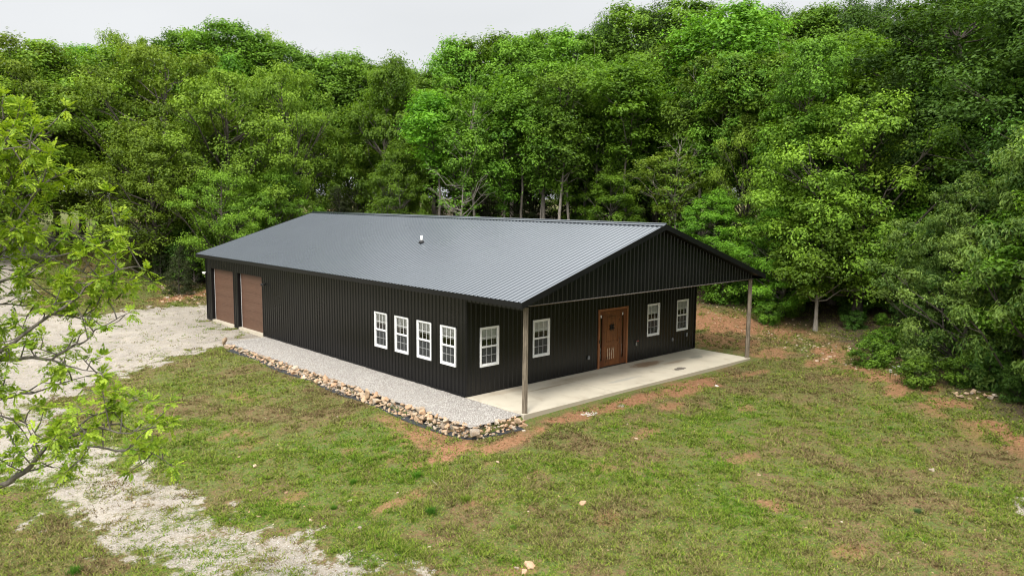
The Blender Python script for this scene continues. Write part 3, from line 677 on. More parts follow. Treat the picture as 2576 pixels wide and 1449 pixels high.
for k in range(5): pn.box(7.745+k*.137,7.745+k*.137+.131,-.017,-.005,.30,.88)
pn.build('door_panel', MT['door'], leaf_)
st = MB()
for zz in (2.19,1.13):
    for k in range(7):
        st = MB(); x = 7.79+k*.10; st.tube([(x,-.018,zz),(x,-.032,zz)],[.016,.008],6); st.build('stud', MT['black'], leaf_)
gm = MB()
for k in (-.07,.07):
    gm.tube([(8.05+k,-.045,1.55),(8.05+k,-.045,1.90)],.013,6); gm.tube([(7.86,-.048,1.725+k*.9),(8.24,-.048,1.725+k*.9)],.013,6)
gm.box(7.93,8.17,-.030,-.018,1.62,1.83); gm.build('iron_grille', MT['black'], leaf_)
sc_ = MB()
r_ = random.Random(4)
for i,x in enumerate((7.84,7.96,8.08,8.22)):
    xx = x; z = .34
    pts_ = []
    while z < .84: pts_.append((xx,-.019,z)); z += .06; xx += r_.uniform(-.014,.014)
    sc_.tube(pts_, .011, 4)
sc_.build('peeling_strip', MT['cream'], leaf_)
dk = MB(); dk.box(D0+.085,D1-.085,-.04,.05,.001,.052); dk.build('sill', MT['black'], fd)
dk = MB(); dk.box(7.20,7.235,-.085,-.056,1.12,1.26); dk.build('doorbell', MT['black'], fd)
parts('sticker', MT['sticker'], fd, [(7.31,7.40,-.002,-.0005,2.18,2.30),(8.74,8.83,-.002,-.0005,2.18,2.29)])
dk = MB(); dk.box(7.29,8.85,.25,.27,.02,2.5); dk.build('dark_interior_sheet', MT['black'], fd)  # black sheet standing in for the unlit interior behind the sidelights
hd = MB(); hd.tube([(8.53,-.035,.98),(8.53,-.075,1.0),(8.53,-.075,1.2),(8.53,-.035,1.22)],.012,6); hd.build('handle', MT['black'], leaf_)
# outlet covers, conduit stub, hose bib, floodlights
for x,z,hh in ((6.57,.58,.15),(12.46,.66,.14),(13.6,.76,.19)):
    o_ = MB(); o_.box(x-.055,x+.055,-.075,-.024,z-hh/2,z+hh/2); b1 = o_.build('outlet_cover', MT['grey'], HB, bevel=.015)
    o_ = MB(); o_.box(x-.035,x+.035,-.083,-.075,z-hh/2+.03,z+hh/2-.03); b2 = o_.build('cover_flap', MT['grey'], b1)
o_ = MB(); o_.tube([(9.76,-.02,.92),(9.76,-.06,.90),(9.76,-.06,.76),(9.84,-.06,.70)],.014,6); o_.box(9.72,9.78,-.05,-.02,.70,.84); hb_ = o_.build('hose_bib', MT['steel'], HB)
o_ = MB(); o_.box(9.75,9.86,-.09,-.03,.90,.925); o_.build('valve_handle', MT['red'], hb_)
for y,z,c in ((24.12,2.77,'white'),(16.30,2.74,'black')):
    o_ = MB(); o_.box(-.06,-.022,y-.05,y+.05,z-.05,z+.05); o_.tube([(-.05,y,z),(-.14,y+.03,z-.02)],.02,6)
    fl = o_.build('floodlight', MT['black'], HB)
    for s_ in (-1,1):
        o_ = MB(); o_.tube([(-.10,y+.07*s_,z),(-.22,y+.13*s_,z-.05)],[.035,.06],10); o_.build('lamp_head', MT[c], fl)

# ------------------------------------------------------------------ stones
def stone_mesh(seed, ax):
    """angular broken rock: convex hull of a few random points, edges slightly worn"""
    r = np.random.default_rng(seed); import bmesh
    bm = bmesh.new(); n = 13
    p = r.uniform(-1,1,(n,3)); p /= np.maximum(1, (np.abs(p)**4).sum(1)**.25/.95)[:,None]; p = p/np.maximum(.62,np.linalg.norm(p,axis=1))[:,None]*r.uniform(.8,1.02,(n,1))
    for q in p: bm.verts.new(q*np.array(ax))
    bmesh.ops.convex_hull(bm, input=bm.verts)
    bmesh.ops.delete(bm, geom=[v for v in bm.verts if not v.link_faces], context='VERTS')
    bmesh.ops.bevel(bm, geom=list(bm.edges), offset=.05, segments=1, affect='EDGES')
    me = bpy.data.meshes.new('stone'); bm.to_mesh(me); bm.free(); me.materials.append(MT['stone']); return me
SM = [stone_mesh(100+i, ax) for i, ax in enumerate([(1,.7,.55),(1,.8,.7),(1,.6,.45),(.9,.8,.6),(1,.75,.5),(1,.9,.65),(1,.5,.5),(.8,.8,.75),(1,.65,.6),(1,.85,.45)])]
rs = random.Random(11)
def stone(x, y, z, s, label, group=None, rot=None, mi=None, name='stone'):
    o = bpy.data.objects.new(name, SM[rs.randrange(len(SM)) if mi is None else mi]); o.location = (x,y,z)
    o.scale = (s*rs.uniform(.85,1.15), s*rs.uniform(.85,1.15), s*rs.uniform(.85,1.15)); o.rotation_euler = rot or (rs.uniform(-.35,.35), rs.uniform(-.35,.35), rs.uniform(0,6.28))
    link(o); return tag(o, label, 'stone', group)
EDGE = [(-2.38,15.5),(-2.34,12),(-2.30,8),(-2.28,4),(-2.26,0),(-2.25,-2.1),(-2.05,-2.85),(-1.3,-3.02),(-.5,-3.08),(-.12,-3.06)]
seg = [math.dist(EDGE[i],EDGE[i+1]) for i in range(len(EDGE)-1)]; tot = sum(seg)
def on_edge(t):
    t = min(max(t,0),tot-1e-6)
    for i, s_ in enumerate(seg):
        if t <= s_:
            a, b_ = EDGE[i], EDGE[i+1]; k = t/s_; tx, ty = (b_[0]-a[0])/s_, (b_[1]-a[1])/s_
            return a[0]+(b_[0]-a[0])*k, a[1]+(b_[1]-a[1])*k, tx, ty
        t -= s_
cnt = 0; t = .05; FILL = []
LB = 'tan and orange field stone stacked in the low border between gravel strip and lawn'
while t < tot:
    x, y, tx, ty = on_edge(t); nxx, nyy = ty, -tx      # outward normal
    if x+nxx*1 > x-nxx*1 and abs(nxx) > .5: nxx = -nxx; nyy = -nyy
    if abs(nyy) > abs(nxx) and nyy > 0: nxx, nyy = -nxx, -nyy
    zg = H1(x+nxx*.45, y+nyy*.45, True); top = .015; rows = 2 if t < 7 else 3
    s_ = min(.23, .094*math.exp(rs.gauss(.25,.35)))
    for k in range(rows):
        if k and rs.random() < .12: continue
        f = (k+.45)/rows; z = zg+.02+f*(top-zg)+rs.uniform(-.03,.03); off = .29*(1-f)-.04+rs.uniform(-.06,.06)
        ss = min(.25, s_*math.exp(rs.gauss(0,.25))); j = rs.uniform(-.08,.08)
        stone(x+nxx*off+tx*j, y+nyy*off+ty*j, z, ss, LB, 'stones stacked along the gravel strip', rot=(rs.uniform(-.7,.7), rs.uniform(-.7,.7), rs.uniform(0,6.28))); cnt += 1
    for k in range(5):
        f = rs.random(); off = .34*(1-f)-.05+rs.uniform(-.05,.07); j = rs.uniform(-.12,.12); FILL.append((x+nxx*off+tx*j, y+nyy*off+ty*j, zg+f*(top-zg)+.0, rs.uniform(.04,.085)))
    t += .155+s_*.40
print('stones', cnt)
stone(-2.5,15.75,.12,.34,'long flat orange slab leaning at the driveway end of the stone border', rot=(.2,.95,2.0), mi=6)
stone(-2.62,14.9,.0,.26,'large pale round stone at the driveway end of the stone border', mi=5)
stone(-2.45,2.75,.0,.27,'tall orange block standing upright midway along the stone border', rot=(0,1.45,.5), mi=2)
stone(-2.48,7.6,-.16,.16,'bright white stone sitting low in the stone border beside black fabric', mi=3)
stone(-.45,-3.22,-.06,.24,'big rounded tan stone beside the near porch post at the border end', mi=7)
stone(-2.2,-3.05,-.18,.27,'biggest tan boulder at the outer corner of the stone border', mi=1)
# landscape fabric peeping out under the stones
mb = MB(); pr = None; t = .8
while t < tot-.3:
    x, y, tx, ty = on_edge(t); nxx, nyy = ty, -tx
    if abs(nxx) > .5 and nxx > 0: nxx, nyy = -nxx, -nyy
    if abs(nyy) > abs(nxx) and nyy > 0: nxx, nyy = -nxx, -nyy
    w_ = .34+.10*float(fbm(np.array([t]),np.array([0.]),.9,3,3)[0])+.08*math.sin(t*1.3)
    A = (x+nxx*.05, y+nyy*.05, H1(x+nxx*.35,y+nyy*.35)+.06); B = (x+nxx*w_, y+nyy*w_, H1(x+nxx*w_,y+nyy*w_)+.018)
    if pr: mb.add([pr[0],pr[1],B,A],[(0,1,2,3)])
    pr = (A,B); t += .15
tag(mb.build('ground_fabric', MT['fabric']), 'black weed barrier cloth sticking out under the stacked stone border', 'ground cloth')
# ------------------------------------------------------------------ trees
def unit(v): return v/(np.linalg.norm(v, axis=-1, keepdims=True)+1e-9)
def leaves(C, N, Ln, Wd, r, droop=0.):
    n = len(C); rv = r.normal(0,1,(n,3)); T = unit(rv-(rv*N).sum(1,keepdims=True)*N); T[:,2] -= droop; T = unit(T); S = unit(np.cross(N, T))
    Ln = Ln[:,None]; Wd = Wd[:,None]; fold = N*Wd*.25
    V = np.stack([C-T*Ln*.5, C+S*Wd*.5+fold, C+T*Ln*.5, C-S*Wd*.5+fold], 1).reshape(-1,3)
    return V, np.arange(n*4).reshape(-1,4)
def tubes(paths, n=5):
    mb = MB()
    for P_, R_ in paths: mb.tube(P_, R_, n, cap=False)
    return mb
def tree_kind(seed, H, R, cb, prof, nclump, lpc, cr, ls, asp, tr, leafmat_, barkmat, droop=0., flat=.6, limbs=.5, hollow=.45, lobes=.25, fork=False):
    r = np.random.default_rng(seed); C = []; paths = []
    # trunk with a slight sway
    nz_ = 9; zt = np.linspace(0, H*.93, nz_); sway = np.cumsum(r.normal(0,.012*H,(nz_,2)),0)*np.linspace(0,1,nz_)[:,None]
    tr_pts = np.c_[sway, zt]; tr_r = tr*(1-.86*(zt/(H*.93))**.9); tr_r[0] *= 1.35
    paths.append((tr_pts, tr_r))
    ph = r.uniform(0,6.28,4)
    tries = 0
    while len(C) < nclump and tries < nclump*30:
        tries += 1
        t = r.uniform(0,1)**.85; a = r.uniform(0,6.283)
        if prof == 'round': e = math.sqrt(max(0,1-(2*t-1)**2))**.7*(1 if t > .3 else .85)
        elif prof == 'oval': e = (math.sin(math.pi*min(1,t*.9+.12)))**.6
        elif prof == 'cone': e = (1-t)**.85+.04
        elif prof == 'top': e = math.sqrt(max(0,1-(2*t-1)**2))*(.45+.55*t)
        else: e = 1
        e *= 1+lobes*math.sin(2*a+ph[0]+3*t)+lobes*.7*math.sin(3*a+ph[1]-5*t)
        q = math.sqrt(r.uniform(hollow**2,1))*e*R; z = H*(cb+(1-cb)*t)-cr*flat*.5
        p = np.array([math.cos(a)*q, math.sin(a)*q, z])
        if C and np.min(np.linalg.norm(np.array(C)-p,axis=1)) < cr*.80: continue
        C.append(p)
    C = np.array(C); C[:,:2] += np.stack([np.interp(C[:,2],zt,sway[:,0]),np.interp(C[:,2],zt,sway[:,1])],1)
    for p in C[:int(len(C)*limbs)]:
        q = math.hypot(p[0],p[1]); zs = max(H*cb*.75, p[2]-q*r.uniform(.55,1.0)); zs = min(zs,H*.85)
        s = np.array([np.interp(zs,zt,sway[:,0]),np.interp(zs,zt,sway[:,1]),zs]); br = tr*.42*(1-zs/H)**.6+.012
        m1 = s+(p-s)*.35+[0,0,-.06*q]+r.normal(0,.05*q+.02,3); m2 = s+(p-s)*.7+r.normal(0,.05*q+.02,3)
        paths.append(([s,m1,m2,p],[br,br*.7,br*.4,.012]))
        for k in range(2):
            e = p+r.normal(0,.5*cr,3); paths.append(([m2,(m2+e)/2+r.normal(0,.1,3),e],[br*.35,br*.22,.008]))
    n = len(C)*lpc; ci = np.repeat(np.arange(len(C)), lpc); sz = np.repeat(r.uniform(.65,1.3,len(C)), lpc)
    D = unit(r.normal(0,1,(n,3))+[0,0,.25]); rad = r.uniform(.12,1,n)**.55
    # ragged clump surface
    rag = 1+.35*np.sin(D[:,0]*5+ci*1.7)+.25*np.sin(D[:,1]*7+ci*2.3)
    Pn = C[ci]+D*(rad*cr*sz*rag)[:,None]*np.array([1,1,flat])
    out = unit(np.c_[C[ci][:,:2], np.full(n,.2*R)])
    N = unit(D*.8+np.array([0,0,.65])+out*.2+r.normal(0,.33,(n,3)))
    V, F = leaves(Pn, N, ls*r.uniform(.7,1.35,n), ls*asp*r.uniform(.75,1.2,n), r, droop)
    v = np.clip(r.normal(.42,.22,n)+.17*np.repeat(r.normal(0,1,len(C)),lpc)+.18*(D[:,2]*rad), 0, 1)  # random tone, plus light from above put into the colour of clump tops
    if leafmat_ is None: cm = None
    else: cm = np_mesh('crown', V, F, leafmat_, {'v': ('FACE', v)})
    tm = tubes(paths, 6).mesh('trunk', barkmat, True)
    Ht = float(np.quantile(Pn[:,2], .997)); Rt = float(np.quantile(np.hypot(Pn[:,0]-np.median(Pn[:,0]),Pn[:,1]-np.median(Pn[:,1])), .95))
    return cm, tm, Ht, Rt
K = {}
OAK, MID, MAP, HIC, DRK, CED = (MT['leaf_'+k] for k in ('oak','mid','maple','hick','dark','cedar'))
K['oak'] = [tree_kind(1,15,5.6,.16,'round',120,300,1.15,.215,.62,.34,OAK,MT['bark']), tree_kind(2,15,5.0,.20,'oval',115,300,1.1,.215,.62,.30,OAK,MT['bark'])]
K['tall'] = [tree_kind(3,18,3.4,.40,'top',90,300,1.1,.22,.6,.24,MID,MT['bark_mid'],lobes=.3), tree_kind(4,18,3.1,.46,'round',80,300,1.05,.22,.6,.22,MID,MT['bark_mid'],lobes=.35), tree_kind(5,17,3.3,.34,'oval',95,290,1.0,.215,.6,.24,MID,MT['bark_mid'])]
K['maple'] = [tree_kind(6,13,3.9,.08,'oval',130,340,.85,.175,.7,.20,MAP,MT['bark_mid'],flat=.55), tree_kind(7,14,3.6,.12,'oval',120,340,.85,.175,.7,.20,MAP,MT['bark_mid'],flat=.6,lobes=.3)]
K['slim'] = [tree_kind(8,15,2.3,.42,'top',34,220,.8,.22,.6,.13,MID,MT['bark_pale'],lobes=.4,limbs=1), tree_kind(9,16,2.6,.50,'round',40,220,.85,.22,.6,.15,OAK,MT['bark_pale'],lobes=.4,limbs=1)]
K['hickory'] = [tree_kind(10,10,4.4,.0,'oval',120,330,.72,.21,.42,.16,HIC,MT['bark'],droop=.4,flat=.6,hollow=.55,lobes=.3,limbs=.3), tree_kind(11,12,4.6,.03,'oval',125,330,.76,.21,.42,.18,HIC,MT['bark'],droop=.4,flat=.6,hollow=.55,lobes=.3,limbs=.3)]
K['dark'] = [tree_kind(12,17,4.6,.22,'oval',120,400,1.05,.165,.55,.28,DRK,MT['bark'],droop=.3), tree_kind(13,17,4.2,.3,'top',110,400,1.0,.165,.55,.26,DRK,MT['bark'],droop=.3)]
K['cedar'] = [tree_kind(14,6,1.7,.02,'cone',80,170,.42,.13,.35,.12,CED,MT['bark'],droop=.2,hollow=.3,lobes=.1), tree_kind(15,6.5,2.0,.02,'cone',85,170,.48,.13,.35,.12,CED,MT['bark'],droop=.2,hollow=.3,lobes=.15)]
K['young'] = [tree_kind(24,9,2.3,.30,'oval',75,300,.70,.18,.65,.13,MAP,MT['bark_pale'],lobes=.3)]
K['shrub'] = [tree_kind(16,2.2,1.3,.0,'round',40,150,.42,.15,.6,.04,MID,MT['bark'],flat=.7), tree_kind(17,3.6,1.8,.02,'oval',55,170,.50,.17,.6,.05,DRK,MT['bark'],flat=.7)]
K['mast'] = [tree_kind(21,18,2.7,.55,'round',58,230,.9,.24,.6,.17,MID,MT['bark_pale'],lobes=.35), tree_kind(22,18,2.4,.60,'top',48,230,.9,.24,.6,.15,MAP,MT['bark_mid'],lobes=.4), tree_kind(23,18,2.9,.50,'top',60,220,.9,.23,.6,.18,OAK,MT['bark_pale'],lobes=.4)]
K['bare'] = [tree_kind(18,13,2.4,.40,'top',34,42,.8,.20,.5,.12,MID,MT['bark_pale'],limbs=1,lobes=.4)]
TL = {'oak':'oak tree','tall':'tall tree','maple':'maple tree','slim':'slender tree','hickory':'hickory tree','dark':'dark tree','cedar':'cedar','shrub':'shrub','bare':'half-bare tree'}
NAME = {'oak':'oak_tree','tall':'forest_tree','maple':'maple_tree','slim':'slender_tree','hickory':'hickory_tree','dark':'forest_tree','cedar':'cedar_tree','shrub':'shrub','bare':'half_bare_tree','mast':'forest_tree','young':'ivy_clad_tree'}
CAT = {'shrub':'shrub'}
nt_ = 0; rt = random.Random(5)
def place_tree(kind, x, y, h, label, group=None, rw=1.0, z=None, var=None):
    """one tree: an Empty at its foot with its own trunk and crown"""
    global nt_
    vs_ = K[kind]; cm, tm, H0, R0 = vs_[rt.randrange(len(vs_)) if var is None else var % len(vs_)]
    e = empty(NAME[kind], (x, y, (H1(x,y) if z is None else z)-.05), rt.uniform(0,6.28))
    tag(e, label, CAT.get(kind,'tree'), group); s = h/H0; rw = rw*rt.uniform(.95,1.05)
    for nm, me in (('trunk' if kind != 'shrub' else 'stem', tm), ('crown' if kind != 'shrub' else 'foliage', cm)):
        if me is None: continue
        o = bpy.data.objects.new(nm, me); link(o, e); o.scale = (s*rw, s*rw, s)
    nt_ += 1; return e
def tree_px(kind, u, dist, vtop, label, group=None, R=None, var=None):
    x, y = at_dist(u, dist); zg = H1(x, y)
    ztop = CAM[2]+pixel_ray(u, vtop)[2]*dist
    h = max(1.2, ztop-zg); K0 = K[kind][(var or 0) % len(K[kind])]
    rw = 1.0 if R is None else R/(K0[3]*h/K0[2])
    return place_tree(kind, x, y, h, label, group, rw, zg, var if var is not None else (0 if R is not None else None))
ZONES = [(-999,140,'above the young tree at far left'),(140,330,'around the huge old oak'),(330,520,'beyond the garage end'),(520,700,'behind the back left roof corner'),(700,860,'behind the far end of the ridge'),(860,1050,'behind the vivid green maple'),
 (1050,1210,'behind the forked pale trunk'),(1210,1330,'behind the straight pale trunk'),(1330,1480,'behind the half-bare pale tree'),(1480,1640,'behind the right third of the ridge'),(1640,1760,'behind the ridge peak'),(1760,1900,'above the right gable slope'),
 (1900,2020,'beyond the far porch post'),(2020,2190,'behind the large dense maple'),(2190,2350,'behind the second large maple'),(2350,2520,'behind the lacy hickory'),(2520,9999,'at the right frame edge')]
def zone(u): return [z for a, b, z in ZONES if a <= u < b][0]
KW = {'oak':'spreading oak','tall':'tall straight tree','maple':'bright green maple','slim':'slender pale-trunked tree','dark':'dark green tree','cedar':'brownish cedar','shrub':'leafy shrub'}
SEEN = {}
def zlab(base, u):
    t = base+' '+zone(u); SEEN[t] = SEEN.get(t,0)+1; return t
FRONT = [
 # kind, u, dist, v_top, R, label
 ('oak',265,76,125,9.0,'huge old oak with a thick dark trunk beside the far driveway'),
 ('oak',60,74,105,7.5,'broad rounded oak with arching bare limbs at the far left skyline'),
 ('oak',-70,66,180,7.0,'oak on the left frame edge behind the young yellow-green tree'),
 ('oak',430,66,125,6.2,'bright spreading oak between the huge old oak and the garage roof corner'),
 ('oak',590,62,190,5.4,'wide light-green oak above the back left corner of the roof'),
 ('oak',400,60,330,4.6,'lower oak whose branches hang behind the garage end of the building'),
 ('oak',560,57,430,3.4,'small pale-green tree touching the back left slope of the roof'),
 ('oak',720,64,170,4.6,'oak with a grey forked trunk rising behind the far end of the ridge'),
 ('maple',690,58,420,2.8,'low leafy tree peeking over the left end of the roof ridge'),
 ('maple',960,64,150,4.4,'vivid green dense maple in the middle behind the roof vent pipe'),
 ('maple',1010,58,360,3.0,'smaller bright maple low behind the roof just right of the vivid green maple'),
 ('slim',1160,60,190,2.8,'slender forest tree with a pale forked trunk behind the middle of the ridge'),
 ('slim',1255,57,250,2.2,'thin straight pale-trunked tree right of the forked pale trunk'),
 ('bare',1355,56,200,2.2,'half-bare pale tree with fine dead twigs behind the ridge'),
 ('slim',1440,55,200,2.6,'slender tree with clumpy bright leaves right of the half-bare tree'),
 ('mast',1100,57,230,2.6,'straight grey-trunked tree right of the vivid green maple'),
 ('mast',1200,55,215,2.6,'tall bare-trunked tree between the forked and the straight pale trunks'),
 ('mast',1305,57,190,2.6,'tall bare-trunked tree just left of the half-bare tree'),
 ('mast',1400,54,175,2.8,'tall pale-trunked tree just right of the half-bare tree'),
 ('mast',1490,56,150,2.7,'high-crowned tree with a bare pole trunk above the right half of the ridge'),
 ('mast',1575,53,165,2.7,'high-crowned pale trunk left of the white stems behind the ridge peak'),
 ('bare',1150,54,330,2.6,'crooked grey tree with forked limbs and few leaves behind the ridge'),
 ('bare',1690,49,330,2.2,'leafless white stems beside the gable peak'),
 ('maple',1530,54,420,2.6,'mid-height leafy tree behind the right third of the ridge'),
 ('tall',1640,60,110,4.0,'tall full forest tree above the right third of the ridge'),
 ('slim',1700,50,380,2.4,'group of white stems directly behind the ridge peak'),
 ('tall',1800,56,25,4.6,'tallest leafy tree right above the gable peak'),
 ('maple',1790,48,480,2.8,'low bright tree behind the right slope of the gable'),
 ('oak',1880,50,290,3.0,'yellow-green tree standing behind the right porch roof slope'),
 ('maple',2095,46,170,4.6,'large dense bright maple right of the porch roof'),
 ('maple',2290,46,165,4.0,'second large bright maple between the dense maple and the dark oak'),
 ('maple',1975,44,520,2.6,'small maple reaching over the far porch post'),
 ('young',2057,41.6,500,2.2,'ivy-clad young tree with a bare grey foot by the far porch post'),
 ('maple',2160,45,520,2.8,'low spreading maple left of the lacy hickory'),
 ('dark',2480,46,-40,6.0,'dark towering oak filling the upper right corner'),
 ('dark',2640,42,-60,6.0,'dark tall tree cut by the right frame edge'),
 ('hickory',2440,36.5,440,3.4,'lacy yellowish hickory hanging over the right edge of the lawn'),
 ('hickory',2640,34,290,3.8,'pale-tipped hickory cut by the right frame edge'),
 ('mast',1755,52,130,2.6,'high-crowned tree rising straight behind the gable peak'),
 ('mast',1865,50,150,2.6,'bare-poled tree left of the large dense maple'),
 ('mast',1975,50,130,2.7,'tall pale-poled tree above the far porch post'),
 ('mast',2190,50,90,2.8,'tall pole-trunked tree between the two large maples'),
 ('dark',2860,40,-40,5.5,'dark tree just beyond the right frame edge'),
 ('maple',2790,34,330,3.6,'leafy maple just beyond the right frame edge'),
 ('oak',2960,33,200,4.5,'oak beyond the right frame edge'),
 ('oak',3150,30,250,4.5,'oak farthest beyond the right frame edge'),
 ('hickory',2375,39,520,2.1,'small drooping hickory behind the lawn edge shrubs'),
]
for k,u,d,v,R,lab in FRONT: tree_px(k,u,d,v,lab,None,R,var=rt.randrange(3))
SKY = [(-60,110),(150,135),(215,175),(265,120),(330,88),(395,120),(480,75),(555,95),(612,58),(680,90),(740,112),(800,155),(860,133),(920,160),(1000,165),(1085,190),
 (1150,108),(1215,92),(1290,92),(1365,78),(1440,85),(1510,45),(1580,25),(1650,14),(1725,5),(1870,28),(1935,28),(2005,40),(2060,14),(2130,-8),(2200,2),(2285,18),(2350,8),(2420,-30),(2540,-60)]
for i,(u,v) in enumerate(SKY):
    d = 80-(u/2576)*22+rt.uniform(-3,4)
    kd = 'tall' if rt.random() < .7 else ('dark' if u > 1100 else 'oak'); ORD = ['leftmost','second','third','fourth','fifth','sixth','seventh','eighth','ninth','tenth','eleventh','twelfth','thirteenth','fourteenth','fifteenth','sixteenth','seventeenth','eighteenth','nineteenth','twentieth']
    nl = i; nr_ = len(SKY)-1-i; w_ = (ORD[nl]+' from the left' if nl else 'leftmost') if nl <= nr_ else (ORD[nr_]+' from the right' if nr_ else 'rightmost')
    tree_px(kd, u, d, v, 'back-row skyline tree, '+w_+', '+zone(u), 'trees forming the skyline of the wood', R=rt.uniform(3.4,4.4))
# interior of the wood
nfill = 0
for tr_ in range(4000):
    if nfill >= 95: break
    u = rt.uniform(-150, 2750); d = rt.uniform(50, 92) if u < 2000 else rt.uniform(42, 75)
    x, y = at_dist(u, d); fdv = float(pdist(np.array([x]),np.array([y]),FOREST)[0])
    if fdv > -2.0: continue
    nfill += 1; side = 'left part' if u < 780 else ('middle part' if u < 1680 else 'right part')
    k = rt.choice(['tall','tall','dark','slim','maple','oak']); h = {'tall':15,'dark':14,'slim':13,'maple':10,'oak':12}[k]*rt.uniform(.85,1.08)
    if 1040 < u < 1140 or 150 < u < 240: h *= .8
    t_ = zlab('mostly hidden '+KW[k]+' inside the wood', u); place_tree(k, x, y, h, t_, t_)
# dark understory cedars and shrubs
UND = [('cedar',405,59,600),('cedar',450,56,610),('cedar',490,58,590),('cedar',360,62,590),('cedar',1290,60,420),('cedar',1340,62,430),('cedar',900,64,450),('cedar',860,62,470),('cedar',1225,63,440),('cedar',1600,56,440),('cedar',2380,42,640),('cedar',2230,45,640),('cedar',2290,41,720),('cedar',2500,38,650)]
for k,u,d,v in UND:
    side = 'left of the garage end' if u < 780 else ('behind the roof' if u < 1700 else 'under the trees at right')
    tree_px(k,u,d,v,zlab('dark brownish cedar in the understory', u), 'understory cedars',var=rt.randrange(2))
n = 0
for tr_ in range(3000):
    if n >= 70: break
    u = rt.uniform(350, 2650); t_ = rt.random()
    d = rt.uniform(27, 66)
    x, y = at_dist(u, d); fdv = float(pdist(np.array([x]),np.array([y]),FOREST)[0])
    if not (-4.5 < fdv < -.6): continue
    n += 1; hs_ = rt.uniform(1.3,3.6) if u < 1950 else rt.uniform(.6,1.5); t_ = zlab(('knee-high' if hs_ < 1.05 else 'low' if hs_ < 2.1 else 'head-high' if hs_ < 2.9 else 'tall')+' leafy shrub in the undergrowth', u); place_tree('shrub', x, y, hs_, t_, t_)
sh = [(2205,36.0,915,'round bright shrub at the lawn edge left of the white daisies',1.0),(2245,38,850,'upright light-green shrub behind the white daisies',1.0),(1940,42.5,800,'small green bush behind the far porch post',.8),(2330,33.5,930,'leafy bush between the daisies and the stone heap',.8),(2440,34,950,'low weeds bush beside the stone heap under the hickory',.8),(560,57,565,'bush poking out behind the back left roof corner',1.2)]
for u,d,v,lab,R in sh: tree_px('shrub',u,d,v,lab,None,R=R,var=0)
print('trees', nt_)

